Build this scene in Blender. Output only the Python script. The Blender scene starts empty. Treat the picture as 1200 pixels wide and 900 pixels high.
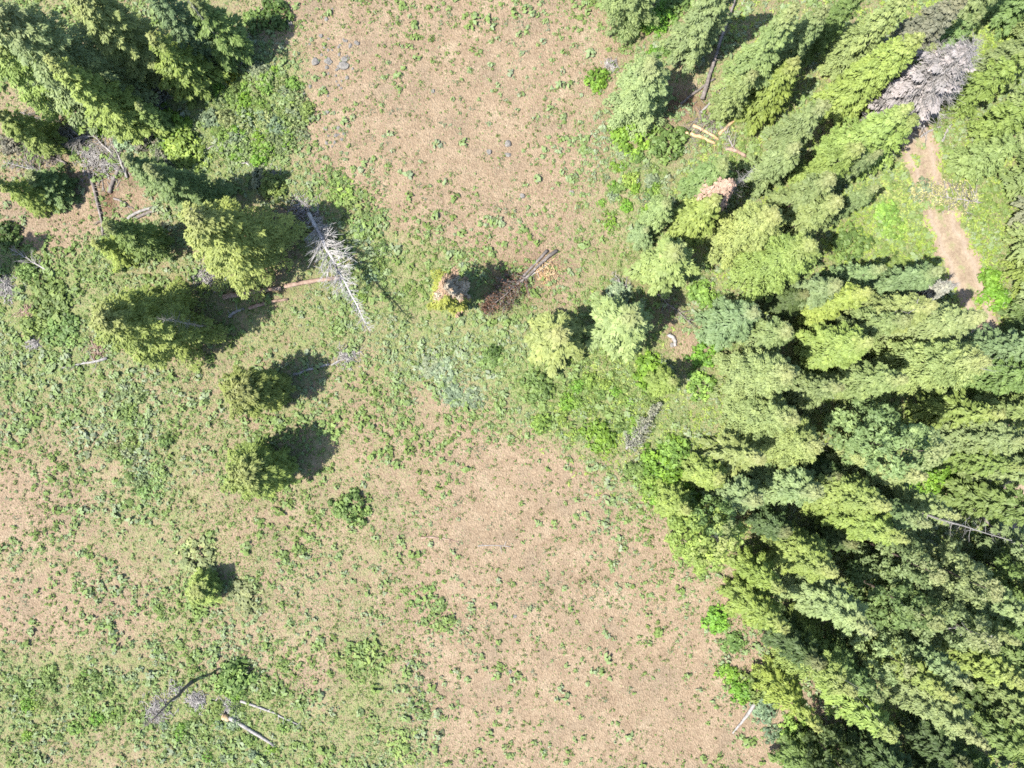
import bpy, math, random
import numpy as np
from mathutils import Vector

# ---------------------------------------------------------------- camera, sky, sun, exposure
SC = bpy.context.scene
COL = SC.collection
CAM_H = 70.0
PX = 0.084                      # metres of ground per photo pixel
cam = bpy.data.cameras.new('camera')
cam.sensor_width = 36.0
cam.lens = 18.0 / math.tan(math.radians(35.75))
cam.clip_start = 0.5
cam.clip_end = 3000.0
cam_o = bpy.data.objects.new('camera', cam)
cam_o.location = (0, 0, CAM_H)
cam_o.rotation_euler = (0, 0, 0)
COL.objects.link(cam_o)
SC.camera = cam_o

SUN_EL = math.radians(58.0)
SUN_AZ = math.radians(204.0)    # the sun stands over the meadow, a little below the photo's left
sun_dir = Vector((math.cos(SUN_AZ) * math.cos(SUN_EL), math.sin(SUN_AZ) * math.cos(SUN_EL), math.sin(SUN_EL)))
world = bpy.data.worlds.new('World')
SC.world = world
world.use_nodes = True
wn = world.node_tree
bg = wn.nodes['Background']
sky = wn.nodes.new('ShaderNodeTexSky')
sky.sky_type = 'NISHITA'
sky.sun_disc = False
sky.sun_elevation = SUN_EL
sky.sun_rotation = math.radians(246.0)
wn.links.new(sky.outputs[0], bg.inputs[0])
bg.inputs[1].default_value = 0.120
sl = bpy.data.lights.new('sun', 'SUN')
sl.energy = 4.6
sl.angle = math.radians(0.5)
sl.color = (1.0, 0.955, 0.88)
sun_o = bpy.data.objects.new('sun', sl)
sun_o.rotation_euler = sun_dir.to_track_quat('Z', 'Y').to_euler()
sun_o.location = sun_dir * 200
COL.objects.link(sun_o)
vs = SC.view_settings
vs.view_transform = 'Standard'
vs.look = 'None'
vs.gamma = 1.0
vs.use_curve_mapping = False
vs.exposure = 1.84
SC.render.engine = 'CYCLES'
SC.cycles.max_bounces = 8
SC.cycles.diffuse_bounces = 4
SC.cycles.transmission_bounces = 5
SC.cycles.use_denoising = False
SC.cycles.filter_width = 1.6

# ---------------------------------------------------------------- helpers
rng = np.random.default_rng(7)
random.seed(7)

def X(px): return (px - 600.0) * PX
def Y(py): return (450.0 - py) * PX
def gz(x, y):
    return (0.16 * np.sin(x * 0.11 + 0.7) * np.cos(y * 0.13 - 0.4) + 0.09 * np.sin(x * 0.29 + y * 0.21)
            + 0.05 * np.sin(y * 0.47 - x * 0.18 + 1.0))
def G(px, py, dz=0.0):
    x, y = X(px), Y(py)
    return Vector((x, y, float(gz(x, y)) + dz))

_lat = np.random.default_rng(99).random((256, 256))
def vnoise(x, y):
    x = np.asarray(x, float); y = np.asarray(y, float)
    xi = np.floor(x).astype(int); yi = np.floor(y).astype(int)
    fx = x - xi; fy = y - yi
    fx = fx * fx * (3 - 2 * fx); fy = fy * fy * (3 - 2 * fy)
    a = _lat[xi & 255, yi & 255]; b = _lat[(xi + 1) & 255, yi & 255]
    c = _lat[xi & 255, (yi + 1) & 255]; d = _lat[(xi + 1) & 255, (yi + 1) & 255]
    return (a * (1 - fx) + b * fx) * (1 - fy) + (c * (1 - fx) + d * fx) * fy
def fbm(x, y, o=3):
    t = 0; a = 0.5; s = 0
    for i in range(o):
        t = t + a * vnoise(x * 2 ** i + 17.3 * i, y * 2 ** i + 5.1 * i); s += a; a *= 0.5
    return t / s

def tag(o, label=None, cat=None, group=None, kind=None):
    if label: o['label'] = label
    if cat: o['category'] = cat
    if group: o['group'] = group
    if kind: o['kind'] = kind
    return o
def link(name, me, parent=None, mat=None):
    o = bpy.data.objects.new(name, me)
    COL.objects.link(o)
    if parent: o.parent = parent
    if mat and me is not None and not me.materials: me.materials.append(mat)
    return o
def empty(name, loc, rz=0.0):
    o = bpy.data.objects.new(name, None)
    o.empty_display_size = 0.3
    o.location = loc
    o.rotation_euler = (0, 0, rz)
    COL.objects.link(o)
    return o

def norm(v): return v / np.maximum(np.linalg.norm(v, axis=-1, keepdims=True), 1e-9)

class Leaves:
    """Collects small rhombic leaf or needle faces; build() makes ONE mesh."""
    def __init__(s): s.V = []; s.T = []
    def add(s, P, N, D, su, sv, tint):
        """P centres, N normals, D long direction, half sizes, tint 0..1 per face"""
        N = norm(N); U = D - N * np.sum(D * N, axis=1, keepdims=True); U = norm(U)
        W = np.cross(N, U)
        su = np.broadcast_to(su, (len(P),))[:, None]; sv = np.broadcast_to(sv, (len(P),))[:, None]
        q = np.stack([P - U * su, P + W * sv - U * su * 0.1, P + U * su, P - W * sv - U * su * 0.1], axis=1)
        s.V.append(q); s.T.append(np.broadcast_to(tint, (len(P),)))
    def build(s, name):
        q = np.concatenate(s.V); t = np.concatenate(s.T); n = len(q)
        me = bpy.data.meshes.new(name)
        me.vertices.add(n * 4); me.loops.add(n * 4); me.polygons.add(n)
        me.vertices.foreach_set('co', q.reshape(-1).astype(np.float32))
        me.loops.foreach_set('vertex_index', np.arange(n * 4, dtype=np.int32))
        me.polygons.foreach_set('loop_start', np.arange(0, n * 4, 4, dtype=np.int32))
        a = me.attributes.new('tint', 'FLOAT', 'FACE')
        a.data.foreach_set('value', t.astype(np.float32))
        me.update(calc_edges=True)
        return me

def clumps(L, C, R, n, r, flat=0.8, size=0.5, up=0.25, tints=None, slim=0.55, out=None, nup=0.3, jit=0.4):
    """n leaves on a small dome round every centre C (radius R)"""
    m = len(C)
    C = np.repeat(C, n, 0); Rr = np.repeat(np.broadcast_to(R, (m,)), n)
    d = norm(r.normal(size=(m * n, 3)) + np.array([0, 0, up]) + (0 if out is None else np.repeat(out, n, 0)))
    P = C + d * (Rr * r.uniform(0.55, 1.05, m * n))[:, None] * np.array([1, 1, flat])
    N = d + jit * r.normal(size=(m * n, 3)) + np.array([0, 0, nup])
    D = r.normal(size=(m * n, 3))
    sz = Rr * size * r.uniform(0.7, 1.3, m * n)
    t = r.uniform(0, 1, m) if tints is None else tints
    t = np.clip(np.repeat(t, n) + r.normal(0, 0.12, m * n), 0, 1)
    L.add(P, N, D, sz, sz * slim, t)

class Tubes:
    def __init__(s): s.v = []; s.f = []
    def tube(s, pts, rad, sides=6, cap=True):
        pts = [Vector(p) for p in pts]; b = len(s.v)
        ref = Vector((0.31, 0.17, 0.93))
        for i, p in enumerate(pts):
            d = (pts[min(i + 1, len(pts) - 1)] - pts[max(i - 1, 0)]).normalized()
            if abs(d.dot(ref)) > 0.95: ref = Vector((0.9, 0.3, 0.1))
            u = d.cross(ref).normalized(); w = d.cross(u)
            for k in range(sides):
                a = 2 * math.pi * k / sides
                s.v.append(p + (u * math.cos(a) + w * math.sin(a)) * rad[i])
        for i in range(len(pts) - 1):
            for k in range(sides):
                k2 = (k + 1) % sides
                s.f.append((b + i * sides + k, b + i * sides + k2, b + (i + 1) * sides + k2, b + (i + 1) * sides + k))
        if cap:
            s.f.append(tuple(b + k for k in range(sides))[::-1])
            e = b + (len(pts) - 1) * sides
            s.f.append(tuple(e + k for k in range(sides)))
    def build(s, name, smooth=True):
        me = bpy.data.meshes.new(name)
        me.from_pydata([tuple(p) for p in s.v], [], s.f)
        if smooth: me.polygons.foreach_set('use_smooth', [True] * len(me.polygons))
        me.update()
        return me

# ---------------------------------------------------------------- materials
def mat_new(name):
    m = bpy.data.materials.new(name); m.use_nodes = True
    nt = m.node_tree; nt.nodes.clear()
    out = nt.nodes.new('ShaderNodeOutputMaterial')
    return m, nt, out
def N_(nt, t, **kw):
    n = nt.nodes.new(t)
    for k, v in kw.items(): setattr(n, k, v)
    return n
def ramp(nt, fac, stops):
    r = nt.nodes.new('ShaderNodeValToRGB')
    el = r.color_ramp.elements
    while len(el) < len(stops): el.new(0.5)
    for e, (p, c) in zip(el, stops): e.position = p; e.color = (*c, 1)
    nt.links.new(fac, r.inputs[0]); return r.outputs[0]
def math_(nt, op, a, b=None, clamp=False):
    n = nt.nodes.new('ShaderNodeMath'); n.operation = op; n.use_clamp = clamp
    for i, v in enumerate((a, b)):
        if v is None: continue
        if isinstance(v, (int, float)): n.inputs[i].default_value = v
        else: nt.links.new(v, n.inputs[i])
    return n.outputs[0]
def mixc(nt, fac, a, b, mode='MIX'):
    n = nt.nodes.new('ShaderNodeMix'); n.data_type = 'RGBA'; n.blend_type = mode
    for s, v in ((n.inputs[0], fac), (n.inputs[6], a), (n.inputs[7], b)):
        if isinstance(v, (int, float)): s.default_value = v
        elif isinstance(v, tuple): s.default_value = (*v, 1)
        else: nt.links.new(v, s)
    return n.outputs[2]
def noise(nt, vec, scale, detail=3, rough=0.55):
    n = nt.nodes.new('ShaderNodeTexNoise'); n.inputs['Scale'].default_value = scale
    n.inputs['Detail'].default_value = detail; n.inputs['Roughness'].default_value = rough
    if vec is not None: nt.links.new(vec, n.inputs['Vector'])
    return n.outputs[0]
def attr(nt, name):
    n = nt.nodes.new('ShaderNodeAttribute'); n.attribute_name = name; return n.outputs['Fac']

def leaf_material(name, tip=None, trans=0.3, rough=0.6, spec=0.3):
    """needles or leaves: the object's own colour, varied clump by clump"""
    m, nt, out = mat_new(name)
    info = N_(nt, 'ShaderNodeObjectInfo')
    t = attr(nt, 'tint')
    v = ramp(nt, t, [(0.0, (0.62, 0.66, 0.62)), (0.55, (1.0, 1.0, 1.0)), (1.0, (1.42, 1.34, 1.25))])
    c = mixc(nt, 1.0, info.outputs['Color'], v, 'MULTIPLY')
    if tip:                                   # pale peach tint mixed in towards the leader
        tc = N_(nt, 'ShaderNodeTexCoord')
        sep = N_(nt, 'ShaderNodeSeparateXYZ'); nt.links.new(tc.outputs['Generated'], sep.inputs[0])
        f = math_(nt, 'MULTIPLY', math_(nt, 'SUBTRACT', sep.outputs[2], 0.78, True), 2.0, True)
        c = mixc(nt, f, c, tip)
    p = N_(nt, 'ShaderNodeBsdfPrincipled')
    nt.links.new(c, p.inputs['Base Color'])
    p.inputs['Roughness'].default_value = rough
    p.inputs['Specular IOR Level'].default_value = spec
    tr = N_(nt, 'ShaderNodeBsdfTranslucent'); nt.links.new(c, tr.inputs[0])
    mx = N_(nt, 'ShaderNodeMixShader'); mx.inputs[0].default_value = trans
    nt.links.new(p.outputs[0], mx.inputs[1]); nt.links.new(tr.outputs[0], mx.inputs[2])
    nt.links.new(mx.outputs[0], out.inputs[0])
    return m
def wood_material(name, c0, c1, c2, scale=3.0):
    m, nt, out = mat_new(name)
    tc = N_(nt, 'ShaderNodeTexCoord')
    mp = N_(nt, 'ShaderNodeMapping'); mp.inputs['Scale'].default_value = (1, 1, 0.25)
    nt.links.new(tc.outputs['Object'], mp.inputs[0])
    n = noise(nt, mp.outputs[0], scale, 5, 0.65)
    c = ramp(nt, n, [(0.3, c0), (0.5, c1), (0.7, c2)])
    p = N_(nt, 'ShaderNodeBsdfPrincipled'); nt.links.new(c, p.inputs['Base Color'])
    p.inputs['Roughness'].default_value = 0.85
    n2 = noise(nt, mp.outputs[0], scale * 6, 3)
    b = N_(nt, 'ShaderNodeBump'); b.inputs['Strength'].default_value = 0.5; b.inputs['Distance'].default_value = 0.03
    nt.links.new(n2, b.inputs['Height']); nt.links.new(b.outputs[0], p.inputs['Normal'])
    nt.links.new(p.outputs[0], out.inputs[0])
    return m

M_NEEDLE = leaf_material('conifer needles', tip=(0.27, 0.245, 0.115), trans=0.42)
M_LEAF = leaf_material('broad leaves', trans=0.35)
M_DRY = leaf_material('dry needles', trans=0.15, rough=0.85, spec=0.1)
M_BARK = wood_material('conifer bark', (0.035, 0.025, 0.017), (0.077, 0.056, 0.042), (0.133, 0.105, 0.084))
M_GREYWOOD = wood_material('weathered grey wood', (0.082, 0.076, 0.070), (0.165, 0.153, 0.142), (0.26, 0.245, 0.23), 2.0)
M_BLEACHED = wood_material('bleached bare wood', (0.13, 0.122, 0.115), (0.24, 0.228, 0.218), (0.36, 0.345, 0.33), 2.0)
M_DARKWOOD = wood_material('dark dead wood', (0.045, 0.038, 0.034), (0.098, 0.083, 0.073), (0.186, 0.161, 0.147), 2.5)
M_REDWOOD = wood_material('rotten red wood', (0.098, 0.056, 0.038), (0.168, 0.112, 0.081), (0.252, 0.196, 0.154), 1.6)
M_RAWWOOD = wood_material('fresh split wood', (0.196, 0.105, 0.049), (0.280, 0.189, 0.098), (0.350, 0.273, 0.168), 2.0)

# ---------------------------------------------------------------- the ground and what covers it
# (px, py, rx, ry, cover, weight): how much of the soil plants cover, patch by patch
COVER = [
 (520,150,95,120,.05,1.6),(470,215,70,50,.05,1.2),(590,215,85,60,.06,1.2),(400,140,36,60,.08,1.5),(560,40,80,50,.16,1),(400,20,60,45,.30,1),
 (440,110,55,60,.24,.8),(690,120,40,130,.42,1),(660,60,50,60,.30,.8),(600,270,60,25,.30,.8),(650,200,45,60,.22,.8),(700,260,40,50,.5,.8),
 (620,570,75,50,.01,2.2),(660,640,95,60,.02,2),(760,740,100,90,.04,2),(640,760,90,80,.09,1.4),(580,640,60,70,.08,1.5),(700,850,130,60,.05,1.8),
 (850,850,90,60,.05,2),(560,820,40,70,.12,1.2),(560,720,60,50,.20,1),(500,690,40,40,.35,.7),(850,760,40,50,.06,1.2),
 (450,510,60,40,.45,1.2),(560,480,60,30,.40,.8),(500,560,45,40,.42,1.1),(465,620,45,50,.52,1),
 (25,592,48,32,.04,1.5),(20,717,34,28,.05,1.4),(65,655,50,40,.52,.8),(100,720,50,40,.28,.7),(75,535,70,40,.50,.9),
 (65,258,40,18,.05,1.8),(60,225,50,14,.10,1.2),(200,560,60,50,.60,.6),(220,450,60,40,.62,.6),(330,500,60,60,.6,.6),(330,620,70,50,.50,.7),(360,700,60,50,.50,.7),(300,760,50,30,.45,.6),
 (380,790,25,25,.20,.8),(420,790,35,35,.85,.9),(450,860,70,40,.72,.9),(260,860,70,40,.85,1),(60,830,90,60,.80,1.2),(130,880,60,30,.50,.8),
 (150,500,45,60,.72,.8),(190,560,25,35,.8,.7),(60,380,80,60,.86,1.2),(110,320,50,40,.85,.9),(305,135,64,62,.97,2.2),(390,235,60,40,.95,1.6),(430,290,55,45,.95,1.6),
 (490,315,65,45,.86,1.2),(370,385,60,45,.76,.9),(490,390,75,45,.84,1.2),(640,455,60,35,.88,1.3),(700,470,75,55,.97,2),(760,500,40,50,.95,1.2),
 (625,310,30,40,.45,.8),(650,330,30,50,.30,.9),(725,570,36,60,.85,1.3),(800,690,30,50,.75,1.2),(840,760,16,40,.45,.8),(900,870,40,20,.20,.8),
 (740,220,55,90,.9,1.5),(570,375,70,55,.92,1.5),(230,330,60,60,.7,.8),(800,140,30,40,.35,.9),(810,400,20,30,.20,1),(900,300,90,200,.85,.5),(1000,600,200,200,.9,.8),(1070,250,80,60,.97,1.6),(1160,60,60,60,.98,1.4),
 (340,40,25,40,.42,.9),(300,290,30,40,.35,.8),(350,250,30,16,.20,1.2),(100,150,80,30,.35,1),(210,145,50,50,.9,1.2),(130,240,30,24,.22,1.2),(400,430,40,30,.45,.5),
]
_cv = np.array(COVER, float)
def cover(x, y):
    px = x / PX + 600; py = 450 - y / PX
    px = px + 46 * (fbm(x * 0.16, y * 0.16) - 0.5); py = py + 46 * (fbm(x * 0.16 + 40, y * 0.16 + 9) - 0.5)
    num = np.full(np.shape(px), 0.60 * 0.17); den = np.full(np.shape(px), 0.16)
    for (a, b, rx, ry, v, w) in _cv:
        k = w * np.exp(-(((px - a) / rx) ** 2 + ((py - b) / ry) ** 2))
        num = num + k * v; den = den + k
    return num / den
DIRT = [(800,124,34,13,1),(830,165,26,12,.5),(57,232,16,6,1.3),(122,238,9,15,1.3),(345,250,26,14,.7),(310,345,60,5,.5),(600,325,36,26,.8),(1170,455,18,10,.8),(1190,575,18,20,.8),(210,330,10,6,.9),
        (870,610,20,20,.6),(640,312,26,16,.35),(930,780,20,20,.5),(150,210,30,20,.4),(700,170,20,30,.15),(760,360,30,26,.45)]
def dirt(x, y):
    px = x / PX + 600 + 20 * (fbm(x * 0.5, y * 0.5) - 0.5); py = 450 - y / PX + 20 * (fbm(x * 0.5 + 7, y * 0.5) - 0.5)
    t = np.zeros(np.shape(px))
    for (a, b, rx, ry, v) in DIRT:
        t = t + v * np.exp(-(((px - a) / rx) ** 2 + ((py - b) / ry) ** 2))
    return np.clip(t, 0, 1)

def build_ground():
    core_x = np.arange(-60, 60.01, 0.5); core_y = np.arange(-46, 46.01, 0.5)
    far = np.array([2, 5, 10, 18, 30, 50, 80, 130, 220, 400, 700.])
    gx = np.concatenate([core_x[0] - far[::-1], core_x, core_x[-1] + far])
    gy = np.concatenate([core_y[0] - far[::-1], core_y, core_y[-1] + far])
    A, B = np.meshgrid(gx, gy)
    Z = gz(A, B)
    nx, ny = len(gx), len(gy)
    V = np.stack([A, B, Z], -1).reshape(-1, 3)
    i = np.arange(nx * ny).reshape(ny, nx)
    F = np.stack([i[:-1, :-1], i[:-1, 1:], i[1:, 1:], i[1:, :-1]], -1).reshape(-1, 4)
    me = bpy.data.meshes.new('ground')
    me.vertices.add(len(V)); me.loops.add(len(F) * 4); me.polygons.add(len(F))
    me.vertices.foreach_set('co', V.reshape(-1).astype(np.float32))
    me.loops.foreach_set('vertex_index', F.reshape(-1).astype(np.int32))
    me.polygons.foreach_set('loop_start', np.arange(0, len(F) * 4, 4, dtype=np.int32))
    me.polygons.foreach_set('use_smooth', np.ones(len(F), bool))
    for nm, fn in (('cover', cover), ('dirt', dirt)):
        a = me.attributes.new(nm, 'FLOAT', 'POINT')
        a.data.foreach_set('value', fn(A, B).reshape(-1).astype(np.float32))
    me.update(calc_edges=True)
    m, nt, out = mat_new('meadow soil')
    tc = N_(nt, 'ShaderNodeTexCoord'); P = tc.outputs['Object']
    big = noise(nt, P, 0.07, 3); mid = noise(nt, P, 0.5, 4); fine = noise(nt, P, 3.2, 4, 0.7)
    vor = N_(nt, 'ShaderNodeTexVoronoi'); vor.inputs['Scale'].default_value = 6.5; nt.links.new(P, vor.inputs['Vector'])
    vsep = N_(nt, 'ShaderNodeSeparateColor'); nt.links.new(vor.outputs['Color'], vsep.inputs[0])
    soil = ramp(nt, mid, [(0.25, (0.128, 0.095, 0.062)), (0.5, (0.164, 0.123, 0.081)), (0.75, (0.198, 0.154, 0.104))])
    soil = mixc(nt, math_(nt, 'MULTIPLY', big, 0.6), soil, (0.160, 0.116, 0.078))
    pat = noise(nt, P, 0.22, 5, 0.62)
    soil = mixc(nt, math_(nt, 'MULTIPLY', math_(nt, 'SUBTRACT', pat, 0.50, True), 3.4, True), soil, (0.124, 0.098, 0.068))
    soil = mixc(nt, math_(nt, 'MULTIPLY', math_(nt, 'SUBTRACT', 0.44, pat, True), 4.0, True), soil, (0.208, 0.169, 0.117))
    grit = ramp(nt, vsep.outputs[0], [(0.0, (0.74, 0.72, 0.70)), (0.2, (0.97, 0.97, 0.97)), (0.85, (1.03, 1.03, 1.02)), (1.0, (1.24, 1.26, 1.26))])
    soil = mixc(nt, 1.0, soil, grit, 'MULTIPLY')
    f2 = ramp(nt, fine, [(0.3, (0.82, 0.79, 0.75)), (0.5, (1, 1, 1)), (0.72, (1.12, 1.12, 1.12))])
    soil = mixc(nt, 1.0, soil, f2, 'MULTIPLY')
    # thin low growth and thatch where plants stand close
    thatch = ramp(nt, noise(nt, P, 1.1, 4, 0.65), [(0.3, (0.062, 0.094, 0.026)), (0.5, (0.098, 0.136, 0.042)), (0.7, (0.140, 0.158, 0.062))])
    cv = attr(nt, 'cover')
    patch = math_(nt, 'ADD', math_(nt, 'MULTIPLY', noise(nt, P, 0.8, 5, 0.7), 1.3), math_(nt, 'MULTIPLY', fine, 0.7))
    th = math_(nt, 'ADD', math_(nt, 'MULTIPLY', cv, 1.15), patch)
    fac = N_(nt, 'ShaderNodeMapRange'); fac.inputs[1].default_value = 1.50; fac.inputs[2].default_value = 2.1
    fac.inputs[3].default_value = 0.0; fac.inputs[4].default_value = 0.85
    nt.links.new(th, fac.inputs[0])
    c = mixc(nt, fac.outputs[0], soil, thatch)
    c = mixc(nt, math_(nt, 'MULTIPLY', attr(nt, 'dirt'), 0.75), c, ramp(nt, fine, [(0.3, (0.035, 0.017, 0.010)), (0.7, (0.119, 0.064, 0.039))]))
    p = N_(nt, 'ShaderNodeBsdfPrincipled'); nt.links.new(c, p.inputs['Base Color'])
    p.inputs['Roughness'].default_value = 0.95; p.inputs['Specular IOR Level'].default_value = 0.15
    b = N_(nt, 'ShaderNodeBump'); b.inputs['Strength'].default_value = 0.9; b.inputs['Distance'].default_value = 0.12
    h = math_(nt, 'ADD', fine, math_(nt, 'MULTIPLY', vor.outputs['Distance'], 0.8))
    nt.links.new(h, b.inputs['Height']); nt.links.new(b.outputs[0], p.inputs['Normal'])
    nt.links.new(p.outputs[0], out.inputs[0])
    tag(link('ground', me, None, m), 'bare tan meadow soil with grit and thin low growth', 'ground', kind='structure')
build_ground()

ROAD = [(1068,140),(1077,175),(1088,215),(1098,245),(1112,280),(1128,315),(1142,350),(1156,395),(1168,455),(1178,520),(1190,580),(1212,660),(1240,760)]
def build_road():
    pts = []
    for k in range(len(ROAD) - 1):
        a, b = ROAD[k], ROAD[k + 1]
        for t in np.linspace(0, 1, 12, endpoint=False): pts.append((a[0] + (b[0] - a[0]) * t, a[1] + (b[1] - a[1]) * t))
    pts = np.array([(X(a), Y(b)) for a, b in pts])
    for _ in range(8): pts[1:-1] = (pts[:-2] + 2 * pts[1:-1] + pts[2:]) / 4
    d = norm(np.gradient(pts, axis=0)); nrm = np.stack([-d[:, 1], d[:, 0]], -1)
    us = np.linspace(-1, 1, 11); V = []; U = []
    for i in range(len(pts)):
        for u in us:
            w = 1.9 + 0.55 * (float(vnoise(i * 0.33, 3.0 if u < 0 else 9.0)) - 0.5) * 2
            q = pts[i] + nrm[i] * u * w
            V.append((q[0], q[1], float(gz(q[0], q[1])) + 0.02 - 0.03 * math.exp(-((abs(u) - 0.5) / 0.16) ** 2) * 0.3)); U.append(u)
    n = len(us)
    F = [(i * n + k, i * n + k + 1, (i + 1) * n + k + 1, (i + 1) * n + k) for i in range(len(pts) - 1) for k in range(n - 1)]
    me = bpy.data.meshes.new('dirt_road'); me.from_pydata(V, [], F)
    me.polygons.foreach_set('use_smooth', [True] * len(F))
    a = me.attributes.new('across', 'FLOAT', 'POINT'); a.data.foreach_set('value', np.array(U, np.float32))
    m, nt, out = mat_new('packed road dirt')
    P = N_(nt, 'ShaderNodeTexCoord').outputs['Object']
    n1 = noise(nt, P, 0.9, 5, 0.7); n2 = noise(nt, P, 5, 4, 0.7)
    c = ramp(nt, n1, [(0.3, (0.125, 0.092, 0.062)), (0.52, (0.180, 0.138, 0.093)), (0.75, (0.225, 0.180, 0.125))])
    c = mixc(nt, 1.0, c, ramp(nt, n2, [(0.3, (0.75, 0.72, 0.7)), (0.6, (1.1, 1.1, 1.1))]), 'MULTIPLY')
    ac = math_(nt, 'ABSOLUTE', attr(nt, 'across'))
    tr = math_(nt, 'SUBTRACT', 1.0, math_(nt, 'MULTIPLY', math_(nt, 'ABSOLUTE', math_(nt, 'SUBTRACT', ac, 0.52)), 5.0), True)
    c = mixc(nt, math_(nt, 'MULTIPLY', tr, 0.45), c, (0.228, 0.186, 0.148))
    edge = math_(nt, 'MULTIPLY', math_(nt, 'SUBTRACT', math_(nt, 'ADD', ac, math_(nt, 'MULTIPLY', n1, 0.8)), 1.30, True), 5.0, True)
    c = mixc(nt, edge, c, (0.098, 0.136, 0.030))
    mid = math_(nt, 'MULTIPLY', math_(nt, 'SUBTRACT', n1, math_(nt, 'ADD', math_(nt, 'MULTIPLY', ac, 0.75), 0.42)), 4.0, True)
    c = mixc(nt, mid, c, (0.102, 0.132, 0.038))
    p = N_(nt, 'ShaderNodeBsdfPrincipled'); nt.links.new(c, p.inputs['Base Color']); p.inputs['Roughness'].default_value = 0.95
    b = N_(nt, 'ShaderNodeBump'); b.inputs['Strength'].default_value = 0.6; b.inputs['Distance'].default_value = 0.08
    nt.links.new(n2, b.inputs['Height']); nt.links.new(b.outputs[0], p.inputs['Normal'])
    nt.links.new(p.outputs[0], out.inputs[0])
    tag(link('dirt_road', me, None, m), 'pinkish tan dirt track curving through the forest', 'road', kind='structure')
build_road()

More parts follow.
